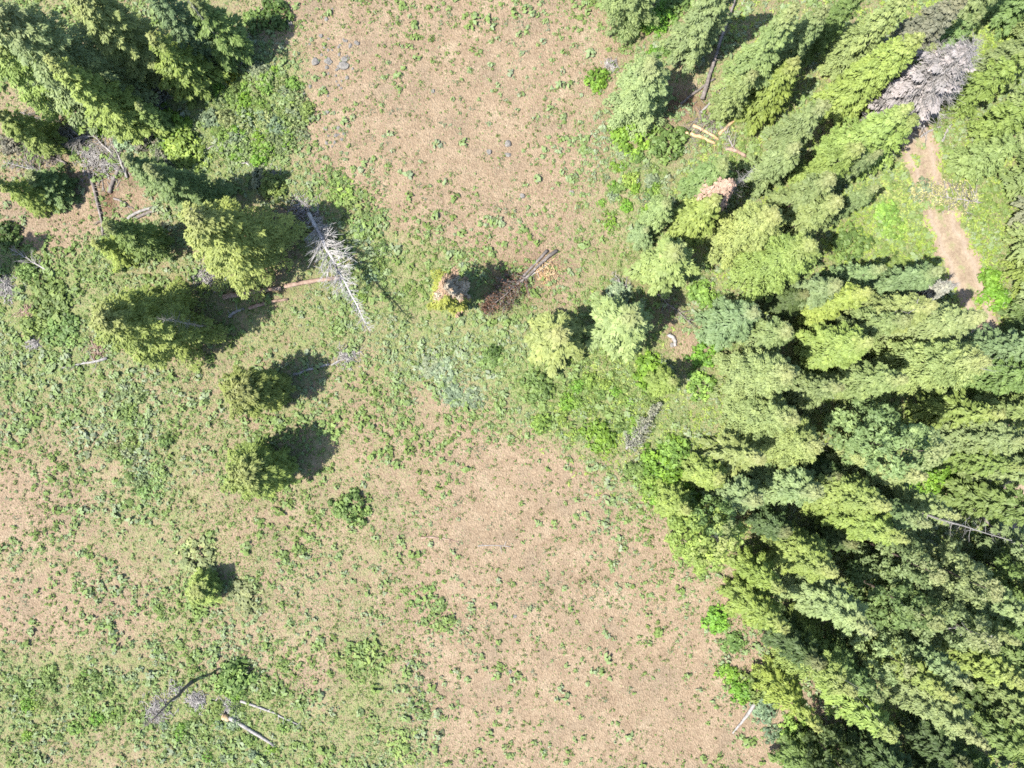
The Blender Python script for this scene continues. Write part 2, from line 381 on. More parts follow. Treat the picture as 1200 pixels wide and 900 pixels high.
# ---------------------------------------------------------------- trees
def conifer_mesh(seed, H, R, style):
    r = np.random.default_rng(seed)
    L = Leaves()
    C = []; CR = []; CT = []; CO = []
    z = H * r.uniform(0.10, 0.15)
    while z < H * 0.985:
        t = z / H
        if style == 'fir':
            prof = (1 - t) ** 0.60 * (0.86 + 0.14 * min(1, t / 0.2)); nb = 7 if t < 0.75 else 5
        elif style == 'feather':
            prof = (1 - t) ** 0.85; nb = 6
        elif style == 'open':
            prof = (1 - t ** 2.2) ** 0.8 * (0.55 + 0.45 * min(1, t / 0.35)); nb = 4
        elif style == 'dome':                   # low round crown of a tree that grew in the open
            prof = (1 - t ** 2.6) ** 0.62 * (0.8 + 0.2 * min(1, t / 0.3)); nb = 8
        else:                                   # 'old': broad, lumpy
            prof = (1 - t ** 1.7) ** 0.75 * (0.85 + 0.15 * min(1, t / 0.2)); nb = 7
        lump = 0.78 + 0.5 * vnoise(seed * 3.1 + t * 7.0, seed * 1.7)
        a0 = r.uniform(0, 6.28)
        for k in range(nb):
            if r.random() < {'fir': .10, 'feather': .06, 'open': .18, 'old': .14, 'dome': .08}[style]: continue
            a = a0 + 6.283 * k / nb + r.normal(0, 0.25)
            side = 0.72 + 0.56 * float(vnoise(seed * 2.3 + 2.2 * math.cos(a) + 5, 2.2 * math.sin(a) + t * 3.5 + 5))
            Lb = max(0.28, R * prof * lump * side * r.uniform(0.72, 1.14))
            sl = -0.30 + 0.95 * t + r.normal(0, 0.08)
            if style == 'open': sl = 0.05 + 0.6 * t
            if style == 'feather': sl -= 0.12
            d = np.array([math.cos(a), math.sin(a), 0.0]); lat = np.array([-d[1], d[0], 0.0])
            br = r.uniform(0, 1)
            if style != 'open':                 # a flat bough: sprays of needles fanned along the branch
                m = int({'fir': 14, 'feather': 12, 'old': 16, 'dome': 18}[style] + {'fir': 30, 'feather': 26, 'old': 34, 'dome': 40}[style] * Lb)
                s = 0.12 + 0.90 * r.random(m) ** 0.62
                u = r.uniform(-1, 1, m)
                w = Lb * {'fir': .40, 'feather': .24, 'old': .46, 'dome': .46}[style] * np.clip(1.06 - s, 0.02, 1) ** 0.75 * np.minimum(1, s * 2.2) + 0.07
                zz = z + sl * Lb * s - {'fir': .20, 'feather': .30, 'old': .16, 'dome': .22}[style] * Lb * s * s - 0.22 * np.abs(u) * w + r.normal(0, {'fir': .05, 'feather': .04, 'old': .10, 'dome': .10}[style], m)
                P = d[None] * (Lb * s)[:, None] + lat[None] * (u * w)[:, None]; P[:, 2] += zz
                D = d[None] * 0.9 + lat[None] * (np.sign(u) * r.uniform(.3, .9, m))[:, None] + 0.18 * r.normal(size=(m, 3)); D[:, 2] += sl - 0.3 * s
                Nn = np.array([0, 0, 1.0]) + d[None] * 0.45 + lat[None] * (u * 0.35)[:, None] + 0.34 * r.normal(size=(m, 3))
                L.add(P, Nn, D, r.uniform(.13, .24, m), r.uniform(.05, .09, m), np.clip(.40 * br + .28 * s + .32 * r.random(m) - .05, 0, 1))
                continue
            st = {'fir': .56, 'feather': .36, 'open': .66, 'old': .60}[style]
            n = max(1, int(Lb / st))
            for i in range(n):
                s = 1 - i / max(n, 1) * {'fir': .72, 'feather': .85, 'open': .5, 'old': .62}[style]
                base = d * Lb * s + np.array([0, 0, z + sl * Lb * s - 0.16 * Lb * s * s])
                w = Lb * 0.40 * (1.08 - s) + 0.10
                cr = {'fir': .36, 'feather': .23, 'open': .48, 'old': .46}[style] * (1.08 - 0.35 * t) * r.uniform(0.75, 1.25)
                if style == 'feather':
                    offs = (-0.5, 0.5) if i else (0,)
                elif style == 'open':
                    offs = (0,) if r.random() < .5 else (-1, 1)
                else:
                    offs = (-1, 1) if (i and w > 0.22) else (0,)
                for o in offs:
                    C.append(base + lat * o * w + r.normal(0, 0.06, 3)); CR.append(cr)
                    CT.append(0.55 * br + 0.45 * r.random()); CO.append(d * 0.55)
        z += {'fir': .54, 'feather': .58, 'open': .72, 'old': .58, 'dome': .46}[style] * r.uniform(0.85, 1.15) * (1 - 0.25 * t)
    C.append(np.array([0, 0, H - 0.15])); CR.append(0.2); CT.append(0.6); CO.append(np.zeros(3))
    n = {'fir': 22, 'feather': 13, 'open': 30, 'old': 26, 'dome': 20}[style]
    clumps(L, np.array(C), np.array(CR), n, r, flat=0.72, size=0.36, up=0.45, tints=np.array(CT), slim=0.5, out=np.array(CO))
    return L.build('crown')
def trunk_mesh(seed, H, r0):
    r = np.random.default_rng(seed + 500); T = Tubes()
    n = 8
    T.tube([(0.06 * r.normal() * (i > 0), 0.06 * r.normal() * (i > 0), -0.35 + (H * 0.90 + 0.35) * i / n) for i in range(n + 1)],
           [r0 * (1.25 if i == 0 else 1) * (1 - 0.93 * i / n) for i in range(n + 1)], 8)
    return T.build('trunk')

SHAPES = {}
def shape(style, i, tall):
    k = (style, i, tall)
    if k not in SHAPES:
        H, R = (18.0, 2.7) if tall else (9.0, 2.1)
        if style == 'old': H, R = 18.0, 3.8
        if style == 'dome': H, R = 8.5, 2.6
        c = conifer_mesh(11 + i * 7 + len(style) * 31 + (100 if tall else 0), H, R, style)
        c.materials.append(M_NEEDLE)
        t = trunk_mesh(i + len(style), H, 0.012 * H); t.materials.append(M_BARK)
        SHAPES[k] = (H, R, c, t)
    return SHAPES[k]

def twig_tree(seed, H, R, dens, lean=0.0, z0=0.1, rad=0.012, up=0.15, fine=3, style='cone', sides=4):
    """bare branches of a dead tree, as tubes"""
    r = random.Random(seed); T = Tubes(); z = H * z0
    while z < H * 0.97:
        t = (z / H - z0) / (1 - z0)
        prof = (1 - t) ** 0.7 if style == 'cone' else math.sin(math.pi * min(1, 0.18 + 0.78 * t)) ** 0.7
        for k in range(dens):
            a = r.uniform(0, 6.283); L = R * prof * r.uniform(0.45, 1.12)
            if L < 0.12: continue
            sl = up + r.gauss(0, 0.2)
            p = Vector((0, 0, z)); pts = [p]; dd = Vector((math.cos(a), math.sin(a), sl))
            m = 4
            for i in range(m):
                dd = (dd + Vector((r.gauss(0, .16), r.gauss(0, .16), r.gauss(-.03, .14)))).normalized()
                pts.append(pts[-1] + dd * L / m)
            b = max(0.010, L * rad * 1.3) * r.uniform(0.6, 1.5)
            T.tube(pts, [b * (1 - 0.75 * i / m) for i in range(m + 1)], sides, False)
            for f in range(fine):
                i = r.randint(1, m - 1); q = pts[i].lerp(pts[i + 1], r.random())
                d2 = (pts[i + 1] - pts[i]).normalized() + Vector((r.gauss(0, .7), r.gauss(0, .7), r.gauss(0, .45)))
                d2.normalize(); l2 = L * r.uniform(0.2, 0.45)
                e = q + d2 * l2 * 0.5 + Vector((r.gauss(0, .05), r.gauss(0, .05), 0)) * l2
                T.tube([q, e, q + d2 * l2], [b * .45, b * .35, b * .2], 3, False)
        z += H / 46 * r.uniform(0.7, 1.3)
    return T.build('dead_branches')

TONE = {'y': (0.178, 0.236, 0.056), 'Y': (0.182, 0.240, 0.052), 'o': (0.172, 0.214, 0.050), 's': (0.172, 0.224, 0.080), 'b': (0.150, 0.208, 0.082), 'm': (0.124, 0.182, 0.052), 'd': (0.065, 0.100, 0.030), 'p': (0.198, 0.244, 0.086), 'g': (0.150, 0.164, 0.100)}  # 'd' is a darker green with the forest shade put into it
STYLE = {'f': 'fir', 's': 'feather', 'o': 'open', 'l': 'old', 'd': 'dome'}
NAME = {'f': ('fir_tree', 'fir tree'), 's': ('spruce_tree', 'spruce tree'), 'o': ('pine_tree', 'pine tree'), 'l': ('fir_tree', 'fir tree'), 'd': ('fir_tree', 'fir tree')}
USED = set()
_n = [0]
def foot(tx, ty, h):                          # where a tree of height h stands whose tip shows at (tx, ty)
    k = (CAM_H - h) / CAM_H
    return 600 + (tx - 600) * k, 450 + (ty - 450) * k
def tree(kind, tx, ty, h, R, tone, label, group, twigs=None):
    assert label not in USED, label
    USED.add(label)
    if group == GA and h >= 12: h *= 0.82; R *= 0.93
    bx, by = foot(tx, ty, h)
    i = _n[0]; _n[0] += 1
    rr = random.Random(i * 17 + 3)
    H0, R0, cm, tm = shape(STYLE[kind], rr.randrange(3 if kind == 'f' else 2), h > 12.5)
    nm, cat = NAME[kind]
    o = empty(nm, G(bx, by), rr.uniform(0, 6.28))
    s = R / R0
    o.scale = (s, s, h / H0)
    o.rotation_euler.x = rr.gauss(0, 0.012); o.rotation_euler.y = rr.gauss(0, 0.012)
    c = link('crown', cm, o); link('trunk', tm, o)
    base = TONE[tone]; v = rr.uniform(0.88, 1.12)
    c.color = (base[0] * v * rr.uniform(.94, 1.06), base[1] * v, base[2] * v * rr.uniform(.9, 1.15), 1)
    tag(o, label, cat, group)
    if twigs:                                 # dead grey twigs showing through the crown
        z, rad = twigs
        b = twig_tree(i, 1.0, 1.0, 1, z0=0.72, fine=2); b.materials.append(M_GREYWOOD)
        q = link('dead_branches', b, o); q.scale = (rad / s, rad / s, h * z * H0 / h)
    return o

GA = 'firs and spruces of the forest beside the clearing'
GB = 'firs in the grove at the meadow corner'
GC = 'lone conifers standing in the open meadow'
TREES = [
 # the upper edge of the forest, over the bare upper clearing
 ('l',766,-95,18,2.8,'s','big sage-green fir cut by the top edge beside the bare upper clearing',GA),
 ('f',858,-35,18,2.6,'s','tall sage fir between the deep black shade and the long fallen trunk',GA),
 ('l',767,72,10,2.8,'p','round pale straw-coloured conifer with ragged needles at the upper clearing edge',GA),
 ('f',940,5,20,2.7,'s','wide sage fir just past the top of the long fallen trunk',GA),
 ('f',970,6,17,2.0,'b','narrow blue-green fir pressed against the wide sage fir near the top edge',GA),
 ('f',932,72,12.5,2.6,'y','yellow-green fir with peach tip standing by the splintered orange logs',GA),
 ('f',884,80,10,1.6,'s','shorter sage fir behind the yellow-green fir by the splintered logs',GA),
 ('f',1018,-25,16,1.8,'m','slim green fir cut by the top edge above a dark gap',GA),
 ('f',1078,-15,18,2.4,'s','sage fir with a bare whitish flank near the top edge',GA,(0.9,1.1)),
 ('f',1132,-10,18,2.4,'g','dull half-brown fir at the top edge above the grey leafless tree',GA),
 ('f',1076,42,18,2.6,'Y','bright yellow-green fir with pointed peach tip beside the grey leafless tree',GA),
 ('f',1100,55,10,1.7,'b','small pale fir wedged between the bright yellow fir and the grey leafless tree',GA),
 ('f',1148,16,12,1.8,'m','small green fir just above the crown of the grey leafless tree',GA),
 ('f',1061,127,17,2.5,'y','yellow-green fir directly below the long shadow of the bright yellow fir',GA),
 ('f',1079,140,15,2.2,'y','yellow-green fir whose top reaches the start of the dirt road',GA),
 ('f',971,116,15,2.1,'s','sage fir on the dark shade strip below the yellow-green peach-tipped fir',GA),
 ('f',1011,168,15,2.1,'y','yellowish round-topped fir in the middle of the row above the grassy gap',GA),
 ('f',1035,174,14,1.4,'b','very narrow blue-green fir at the upper corner of the grassy gap',GA),
 ('f',1029,221,12,1.4,'s','very narrow sage fir leaning into the grassy gap',GA),
 ('f',979,208,15,2.2,'s','upper of two sage firs touching tops beside the grassy gap',GA),
 ('f',987,234,15,2.2,'s','lower of two sage firs touching tops beside the grassy gap',GA),
 ('f',936,169,13,2.2,'p','pale yellow-sage fir next to the white snag and orange young fir',GA),
 ('l',910,250,15,2.8,'p','pale broad fir, upper half of a yellow-sage pair below the white snag',GA),
 ('l',957,282,18,3.1,'y','very broad yellow-sage fir whose blunt top faces the grassy gap',GA),
 ('f',850,190,12,2.3,'m','green fir immediately above the orange young fir',GA),
 ('f',840,233,12,2.4,'y','yellow-green fir immediately below the orange young fir',GA),
 ('f',783,238,7,1.6,'s','small sage fir on the bushy strip between upper clearing and forest',GA),
 ('f',798,296,10,2.9,'p','pale straw fir with comb-like tips above a large dark shadow',GA),
 ('f',758,268,4,1.2,'b','tiny blue-green fir above the pale straw fir',GA),
 # along the dirt road and the photo's edge
 ('f',1215,60,14,2.0,'y','small yellow-green fir beyond the grey leafless tree',GA),
 ('f',1330,-40,16,2.4,'s','soft sage fir at the upper corner of the photo beside bright grass',GA),
 ('f',1330,60,17,2.4,'s','sage fir at the edge between the grey leafless tree and photo corner',GA),
 ('f',1350,150,18,2.8,'s','large soft sage fir at the edge across the road from the yellow firs',GA),
 ('f',1212,158,9,2.0,'s','low pale round fir between the road start and the photo edge',GA),
 ('f',1325,172,14,2.6,'y','yellow-green fir across the road from the felled brush',GA),
 ('s',1325,205,16,2.6,'g','dull olive spruce with drooping branches beside the road at the edge',GA),
 ('s',1335,250,17,2.8,'s','sage spruce with clearly combed branches beside the widest part of road',GA),
 ('s',1330,292,16,2.4,'y','yellow-green combed spruce below the sage spruce at the road edge',GA),
 ('f',1325,336,15,2.2,'s','sage fir at the edge where the road leaves under the trees',GA),
 ('f',1285,366,12,2.0,'m','small fir over the bright grass below the end of the road',GA),
 # the body of the forest, below the grassy gap
 ('f',1038,314,12,1.8,'b','blue-green fir with rounded top bordering the lower side of the grassy gap',GA),
 ('f',984,334,13,2.1,'b','blue-green fir left of the gap under the very broad yellow-sage fir',GA),
 ('f',1022,344,16,2.3,'y','yellow fir with peach top in the middle of the forest, under blue-green ones',GA),
 ('f',1026,405,16,2.8,'y','broad yellow fir pitted with dark holes in the forest middle',GA),
 ('f',1100,358,16,2.5,'p','pale fir with white bare sticks just below the road shadows',GA,(0.95,1.2)),
 ('f',1108,317,11,1.9,'b','pale bluish fir standing at the near side of the dirt road',GA),
 ('f',1066,374,15,2.1,'b','dark bluish fir between the pale stick-bearing fir and the pitted yellow fir',GA),
 ('f',1158,374,18,2.7,'s','sage fir whose top covers the lower end of the visible road',GA),
 ('l',1164,420,20,3.2,'p','large pale fir speckled with grey twigs below the end of the road',GA,(0.95,1.4)),
 ('f',1270,404,17,2.6,'b','wide pale blue fir at the edge below the road bend',GA),
 ('f',888,368,13,2.6,'b','pale blue-green fir at the forest edge beside the reddish footpath',GA),
 ('f',926,388,12,2.2,'s','sage fir just inside the pale blue-green fir at the reddish footpath',GA),
 ('l',927,438,16,2.9,'s','large sage fir with many small lobes at the forest edge below the footpath',GA),
 ('l',932,488,15,2.7,'s','lower large sage fir with lobes, above the pale straw drooping one',GA),
 ('s',892,540,13,3.0,'p','pale straw drooping spruce at the forest edge near the fishbone dead fir',GA),
 ('f',985,456,14,2.1,'s','sage fir with a yellow tip pointing at a black gap in the forest middle',GA),
 ('f',1066,446,17,2.3,'s','long slender sage fir lying above the widest dark gap',GA),
 ('o',1110,532,20,3.3,'b','large blue-green pine with open tufts below the widest dark gap',GA),
 ('f',1083,557,17,2.6,'p','pale yellow fir tucked against the lower flank of the open blue-green pine',GA),
 ('s',1179,487,14,2.6,'y','yellowish spruce with distinct spreading branches beside a reddish soil patch',GA),
 ('f',1220,518,17,2.5,'s','sage fir at the edge below the spreading yellowish spruce',GA),
 ('s',1210,548,16,2.2,'m','green combed spruce at the edge above a bright green bush',GA),
 ('f',1240,484,15,2.6,'s','sage fir cut by the photo edge across from the reddish soil patch',GA),
 ('f',1245,440,16,2.4,'m','dark-flanked fir cut by the edge beside the wide pale blue fir',GA),
 ('l',964,525,15,2.7,'s','sage fir with a white twig heart left of the open blue-green pine',GA,(0.9,0.9)),
 ('f',959,580,14,2.7,'b','blue-sage fir with a peach corner below the white-hearted sage fir',GA),
 ('f',886,588,10,2.4,'b','small blue-sage fir above a deep hole near the forest edge',GA),
 ('f',844,562,8,1.9,'Y','small bright yellow fir with orange tip at the forest edge',GA),
 ('o',850,640,11,2.7,'Y','yellow airy pine with white bare twigs over the bare soil edge',GA,(0.9,1.1)),
 ('o',828,652,8,2.1,'y','low yellow-green pine skirting the bare lower clearing',GA),
 ('f',806,600,7,1.9,'y','small yellow-green fir in the bright bushes at the clearing edge',GA),
 ('o',852,616,11,1.9,'m','dark-flecked pine tucked behind the yellow airy pine',GA),
 ('f',1042,594,17,2.6,'y','yellow-green fir with pointed tip over a black gap, below the pale yellow fir',GA),
 ('f',1060,630,18,2.5,'y','second yellow-green pointed fir, just beneath its twin over the black gap',GA),
 ('f',1089,615,18,2.3,'b','bluish fir with orange tip close to the bleached leaning snag',GA),
 ('f',1127,606,18,2.1,'s','sage fir whose pale tip touches the bleached leaning snag',GA),
 ('f',1232,604,15,2.7,'m','mid-green fir at the edge above the bleached leaning snag',GA),
 ('f',985,672,16,2.7,'y','yellow-sage fir topped with a star of dead white twigs',GA,(0.97,1.0)),
 ('f',1022,738,18,2.8,'s','long sage fir with a white dead branch near its blunt tip',GA,(0.93,1.0)),
 ('o',1106,673,16,2.7,'b','blue-green pine with large separate tufts below the bleached snag',GA),
 ('o',1170,694,18,2.6,'s','sage pine with pale tip beyond the large-tufted blue-green pine',GA),
 ('o',1102,730,17,2.8,'m','mid-green pine with bright lower edge next to the blunt sage fir',GA),
 ('o',1160,752,18,2.8,'s','sage pine with a white bare twig on its tip',GA,(0.98,0.9)),
 ('f',1220,730,18,2.6,'s','grey-sage fir cut by the edge below the bleached snag shadow',GA),
 ('f',1197,756,18,2.0,'s','slim sage fir with peach tip near the lower forest edge of the photo',GA),
 ('o',1068,786,13,2.4,'s','sage pine with upright tufts standing in the black shade',GA),
 ('f',1137,803,18,2.6,'b','blue-green fir with peach tip above the longest pale spire',GA),
 ('f',1122,823,18,2.4,'y','yellow-tipped fir just under the blue-green peach-tipped fir',GA),
 ('f',1163,874,20,2.7,'s','longest pale spire fir reaching into the bottom corner shade',GA),
 ('f',1208,810,19,2.7,'Y','yellow fir at the edge near the bottom corner',GA),
 ('l',1001,812,17,2.7,'y','yellow-sage fir flecked with grey twigs near the bottom of the forest edge',GA,(0.95,1.0)),
 ('f',1037,821,15,2.0,'m','green fir slotted between the grey-flecked fir and the upright-tufted pine',GA),
 ('f',1049,867,15,2.7,'y','yellow-green fir with ragged tip over the bottom black gap',GA),
 ('f',961,852,14,2.0,'Y','slim yellow fir forming the forest edge above the white log',GA),
 ('f',917,737,11,2.2,'y','yellow-green fir overhanging the bare soil above the round bright bushes',GA),
 ('f',914,692,11,1.8,'y','narrow yellow-green fir beside a black slot at the forest edge',GA),
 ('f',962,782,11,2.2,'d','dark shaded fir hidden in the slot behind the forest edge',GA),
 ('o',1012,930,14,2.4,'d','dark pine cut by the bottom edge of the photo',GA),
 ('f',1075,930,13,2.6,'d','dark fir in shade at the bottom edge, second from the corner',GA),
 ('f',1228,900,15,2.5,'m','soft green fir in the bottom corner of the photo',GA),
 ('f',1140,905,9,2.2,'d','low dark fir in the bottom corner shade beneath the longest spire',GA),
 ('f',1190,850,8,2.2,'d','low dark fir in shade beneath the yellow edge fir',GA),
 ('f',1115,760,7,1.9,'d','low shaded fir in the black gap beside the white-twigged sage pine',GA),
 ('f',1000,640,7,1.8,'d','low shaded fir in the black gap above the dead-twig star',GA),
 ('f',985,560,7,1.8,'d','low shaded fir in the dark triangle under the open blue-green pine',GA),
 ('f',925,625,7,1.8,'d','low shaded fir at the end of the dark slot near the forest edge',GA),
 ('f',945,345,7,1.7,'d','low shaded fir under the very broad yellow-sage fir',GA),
 ('f',792,447,8,1.6,'y','small yellow-green fir with a grey flank beside the dark hollow',GA),
 # the two pale trees and the half-dead one in the middle
 ('f',657,393,8.5,3.1,'p','round pale yellow-green tree alone near the photo centre',GC),
 ('f',742,372,12,3.2,'p','pale yellow fir beside the dead leaning branches near the centre',GC),
 # the grove at the meadow corner
 ('l',-16,6,17,4.2,'s','huge dark fir filling the upper corner grove',GB,(0.98,0.8)),
 ('l',-25,40,13,3.4,'y','big fir with yellow lower flank beside the grey brush pile',GB),
 ('f',58,70,14,2.6,'y','yellow-edged fir in front of the huge dark corner fir',GB),
 ('f',78,-21,15,3.1,'p','pale fir with long combed branches at the top edge of the grove',GB),
 ('f',178,42,9.5,2.5,'Y','bright yellow-green fir ending the grove beside the rusty soil',GB),
 ('f',226,-2,10,2.5,'m','green fir with a dead grey stem against it at the top edge',GB),
 ('f',160,-30,14,1.9,'b','small bluish fir squeezed into the top edge of the grove',GB),
 ('f',172,193,13,2.3,'m','dark fir with yellow flank just above the twig-crowned round fir',GB),
 ('f',144,184,7,1.7,'s','pale fir behind the dark yellow-flanked fir near the log slabs',GB),
 ('l',218,250,15,3.9,'o','big round fir with white dead twigs in its crown',GB,(0.97,1.4)),
 ('l',108,368,15,3.9,'o','large dark fir with pointed yellow tip standing over the red rotten log',GC),
 ('d',278,458,8.5,2.4,'o','ragged yellow-green fir in the meadow with a log behind it',GC),
 ('d',283,557,8.5,2.5,'o','dense dark-sided fir alone in the meadow above the round shrub',GC),
 ('d',229,695,3.5,1.6,'Y','little bright yellow fir between two low olive shrubs',GC),
 ('f',31,205,5,1.9,'m','low fir over the dark dug soil pit',GB),
 ('f',-8,130,8,2.0,'y','bright fir cut by the photo edge beside the grey brush',GB),
 ('f',-6,212,7,1.7,'Y','small yellow-green fir cut by the photo edge near the pit',GB),
 ('f',120,262,10,2.0,'m','green fir with shaded side below the broken log slabs',GB),
 ('f',110,284,6,1.6,'Y','small yellow fir at the tip of the thin fallen pole',GB),
 ('f',160,122,6,1.4,'y','small yellowish fir among grey shrubs below the grove',GB),
 ('f',140,344,7,1.4,'Y','little bright yellow fir poking up behind the pointed dark fir',GB),
 ('f',-219,291,15,2.6,'d','dark fir off the photo edge casting the shadow with fallen branches',GB),
# deeper in the forest, towards the lower corner
 ('f',1300,470,17,2.7,'s','sage fir low in the picture edge, next below the wide pale blue fir',GA),
 ('f',1330,540,18,2.8,'m','mid-green fir with only its lower boughs in view under the combed spruce',GA),
 ('f',1290,680,16,2.7,'b','blue-sage fir cut by the edge just under the bleached snag',GA),
 ('o',1262,700,15,2.6,'m','green pine cut by the edge behind the sage pine with pale tip',GA),
 ('f',1320,760,18,2.8,'s','sage fir cut by the edge above the yellow edge fir',GA),
 ('f',1270,770,16,2.4,'m','green fir cut by the edge beside the slim peach-tipped sage fir',GA),
 ('f',1330,850,18,2.8,'m','green fir cut by the edge beyond the yellow edge fir',GA),
 ('f',1270,880,17,2.7,'s','soft sage fir at the bottom corner edge above the corner fir',GA),
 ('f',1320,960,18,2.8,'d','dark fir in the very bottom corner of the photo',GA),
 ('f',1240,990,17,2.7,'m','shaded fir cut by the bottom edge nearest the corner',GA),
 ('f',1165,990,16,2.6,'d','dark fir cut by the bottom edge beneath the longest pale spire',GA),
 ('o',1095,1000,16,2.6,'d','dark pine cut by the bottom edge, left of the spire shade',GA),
 ('f',1040,985,14,2.4,'m','green fir cut by the bottom edge under the ragged-tipped fir',GA),
 ('f',985,945,10,2.2,'m','low green fir at the bottom edge next to bare soil',GA),
 ('f',1250,560,15,2.6,'s','sage fir cut by the edge under the reddish soil patch',GA),
 ('f',1280,-60,14,2.4,'m','green fir in the top corner of the photo by the bright grass',GA),
 ('f',1190,-40,14,2.2,'s','sage fir cut by the top edge next to the bright corner grass',GA),
 ('f',1260,20,14,2.2,'s','sage fir at the top corner edge below the bright grass',GA),
 ('f',1240,110,13,2.1,'y','yellow-green fir behind the small one beyond the grey leafless tree',GA),
]
for row in TREES: tree(*row)

# half-dead fir in the middle: green-yellow, orange and pinkish sections
def half_dead():
    bx, by = foot(521, 333, 10)
    o = empty('half_dead_fir', G(bx, by), 0.4)
    tag(o, 'half-dead fir with yellow, salmon and bleached sections beside the fallen dark trunks', 'fir tree', GC)
    H, R = 10.0, 2.3
    me = conifer_mesh(77, H, R, 'old')
    # split the one crown by direction into living and dead boughs
    n = len(me.polygons); co = np.empty(n * 3, np.float32); me.polygons.foreach_get('center', co); co = co.reshape(-1, 3)
    v = np.empty(len(me.vertices) * 3, np.float32); me.vertices.foreach_get('co', v); v = v.reshape(-1, 4, 3)
    tn = np.empty(n, np.float32); me.attributes['tint'].data.foreach_get('value', tn)
    w = fbm(co[:, 0] * 0.5 + co[:, 2] * 0.15 + 3, co[:, 1] * 0.5 + 8, 2) + 0.05 * co[:, 0]
    cut = np.quantile(w, [0.42, 0.72])
    for nm, sel, colr, lab in (('living_boughs', w < cut[0], (0.20, 0.215, 0.04), 'yellow-green living boughs'),
                               ('dead_boughs', (w >= cut[0]) & (w < cut[1]), (0.215, 0.150, 0.100), 'salmon dead boughs'),
                               ('bleached_boughs', w >= cut[1], (0.25, 0.215, 0.16), 'bleached pinkish boughs')):
        L = Leaves(); L.V.append(v[sel]); L.T.append(tn[sel])
        q = link(nm, L.build(nm), o, M_DRY if nm != 'living_boughs' else M_LEAF); q.color = (*colr, 1); q['label'] = lab
    link('trunk', trunk_mesh(3, H, 0.17), o, M_BARK)
half_dead()

def orange_fir():
    bx, by = foot(858, 212, 10.5)
    o = empty('dead_fir', G(bx, by), 1.0)
    tag(o, 'young dead fir with orange-pink needles among green firs', 'fir tree', 'dead standing trees')
    c = link('crown', conifer_mesh(41, 10.5, 1.7, 'old'), o, M_DRY); c.color = (0.27, 0.19, 0.145, 1)
    b = link('dead_branches', twig_tree(8, 10.6, 1.3, 2, z0=0.25), o, M_GREYWOOD)
    link('trunk', trunk_mesh(9, 10.5, 0.14), o, M_GREYWOOD)
orange_fir()

def dead_tree(tx, ty, h, R, seed, label, dens=4, z0=0.1, fine=3, style='cone', wood=None, up=0.15, r0=0.2, needles=None):
    bx, by = foot(tx, ty, h)
    o = empty('dead_tree', G(bx, by), 0.0)
    tag(o, label, 'dead tree', 'dead standing trees')
    w = wood or M_GREYWOOD
    link('trunk', trunk_mesh(seed, h, r0), o, w)
    link('dead_branches', twig_tree(seed, h, R, dens, z0=z0, fine=fine, style=style, up=up), o, w)
    if needles:
        c = link('dry_twigs', conifer_mesh(seed + 60, h * 0.86, R * 0.86, 'fir'), o, M_DRY); c.color = (*needles, 1)
    return o
dead_tree(1153, 45, 15, 4.3, 31, 'grey leafless tree with a dense haze of fine twigs above the road', 11, 0.12, 8, needles=(0.205, 0.188, 0.184))
dead_tree(1128, 331, 9, 1.5, 32, 'small bleached grey tree leaning its top over the dirt road', 7, 0.3, 5, needles=(0.20, 0.20, 0.165))
dead_tree(1213, 643, 23, 1.5, 33, 'bleached leaning snag with bare side branches in the lower forest', 2, 0.45, 2, up=-0.1)
dead_tree(889, 192, 13, 1.2, 34, 'thin white snag right beside the orange young fir', 3, 0.4, 3, up=0.3, r0=0.13)
dead_tree(182, 372, 12, 1.0, 35, 'bare grey snag standing before the pointed dark fir', 3, 0.3, 2, up=0.5, r0=0.13, style='round')
dead_tree(212, -8, 12, 0.9, 36, 'dead grey stem with few twigs in the top edge of the grove', 2, 0.3, 2, r0=0.16)
dead_tree(163, 857, 10, 1.2, 37, 'dark dead trunk with pale fan of twigs at the bottom of the meadow', 5, 0.55, 4, r0=0.20, wood=M_DARKWOOD)

# ---------------------------------------------------------------- logs, fallen trees, brush, stumps, rocks
def log(p0, p1, r0, r1, mat, label, stubs=0, seed=0, z0=None, z1=None, bend=0.12, name='fallen_log', group='logs and fallen poles lying in the meadow and forest'):
    r = random.Random(seed + 900); a = G(*p0, r0 * 0.7 if z0 is None else z0); b = G(*p1, r1 * 0.7 if z1 is None else z1)
    o = empty(name, a); d = b - a; side = Vector((-d.y, d.x, 0)).normalized(); n = 9
    pts = []; rad = []
    for i in range(n + 1):
        t = i / n
        pts.append(d * t + side * (bend * math.sin(t * 3.1) + r.gauss(0, 0.03)) + Vector((0, 0, r.gauss(0, 0.02)))); rad.append((r0 + (r1 - r0) * t) * r.uniform(0.92, 1.08))
    T = Tubes(); T.tube(pts, rad, 9); link('trunk', T.build('trunk'), o, mat)
    if stubs:
        S = Tubes()
        for k in range(stubs):
            t = r.uniform(0.1, 0.98); p = d * t + side * bend * math.sin(t * 3.1); s = r.choice((-1, 1))
            dr = (side * s + Vector((0, 0, r.uniform(0.0, 0.9))) + d.normalized() * r.uniform(0.1, 0.6)).normalized(); l = r.uniform(0.25, 0.9)
            S.tube([p, p + dr * l * 0.5 + Vector((0, 0, 0.03)), p + dr * l], [0.035, 0.025, 0.012], 4, False)
        link('branch_stubs', S.build('branch_stubs'), o, mat)
    tag(o, label, 'log', group)
    return o
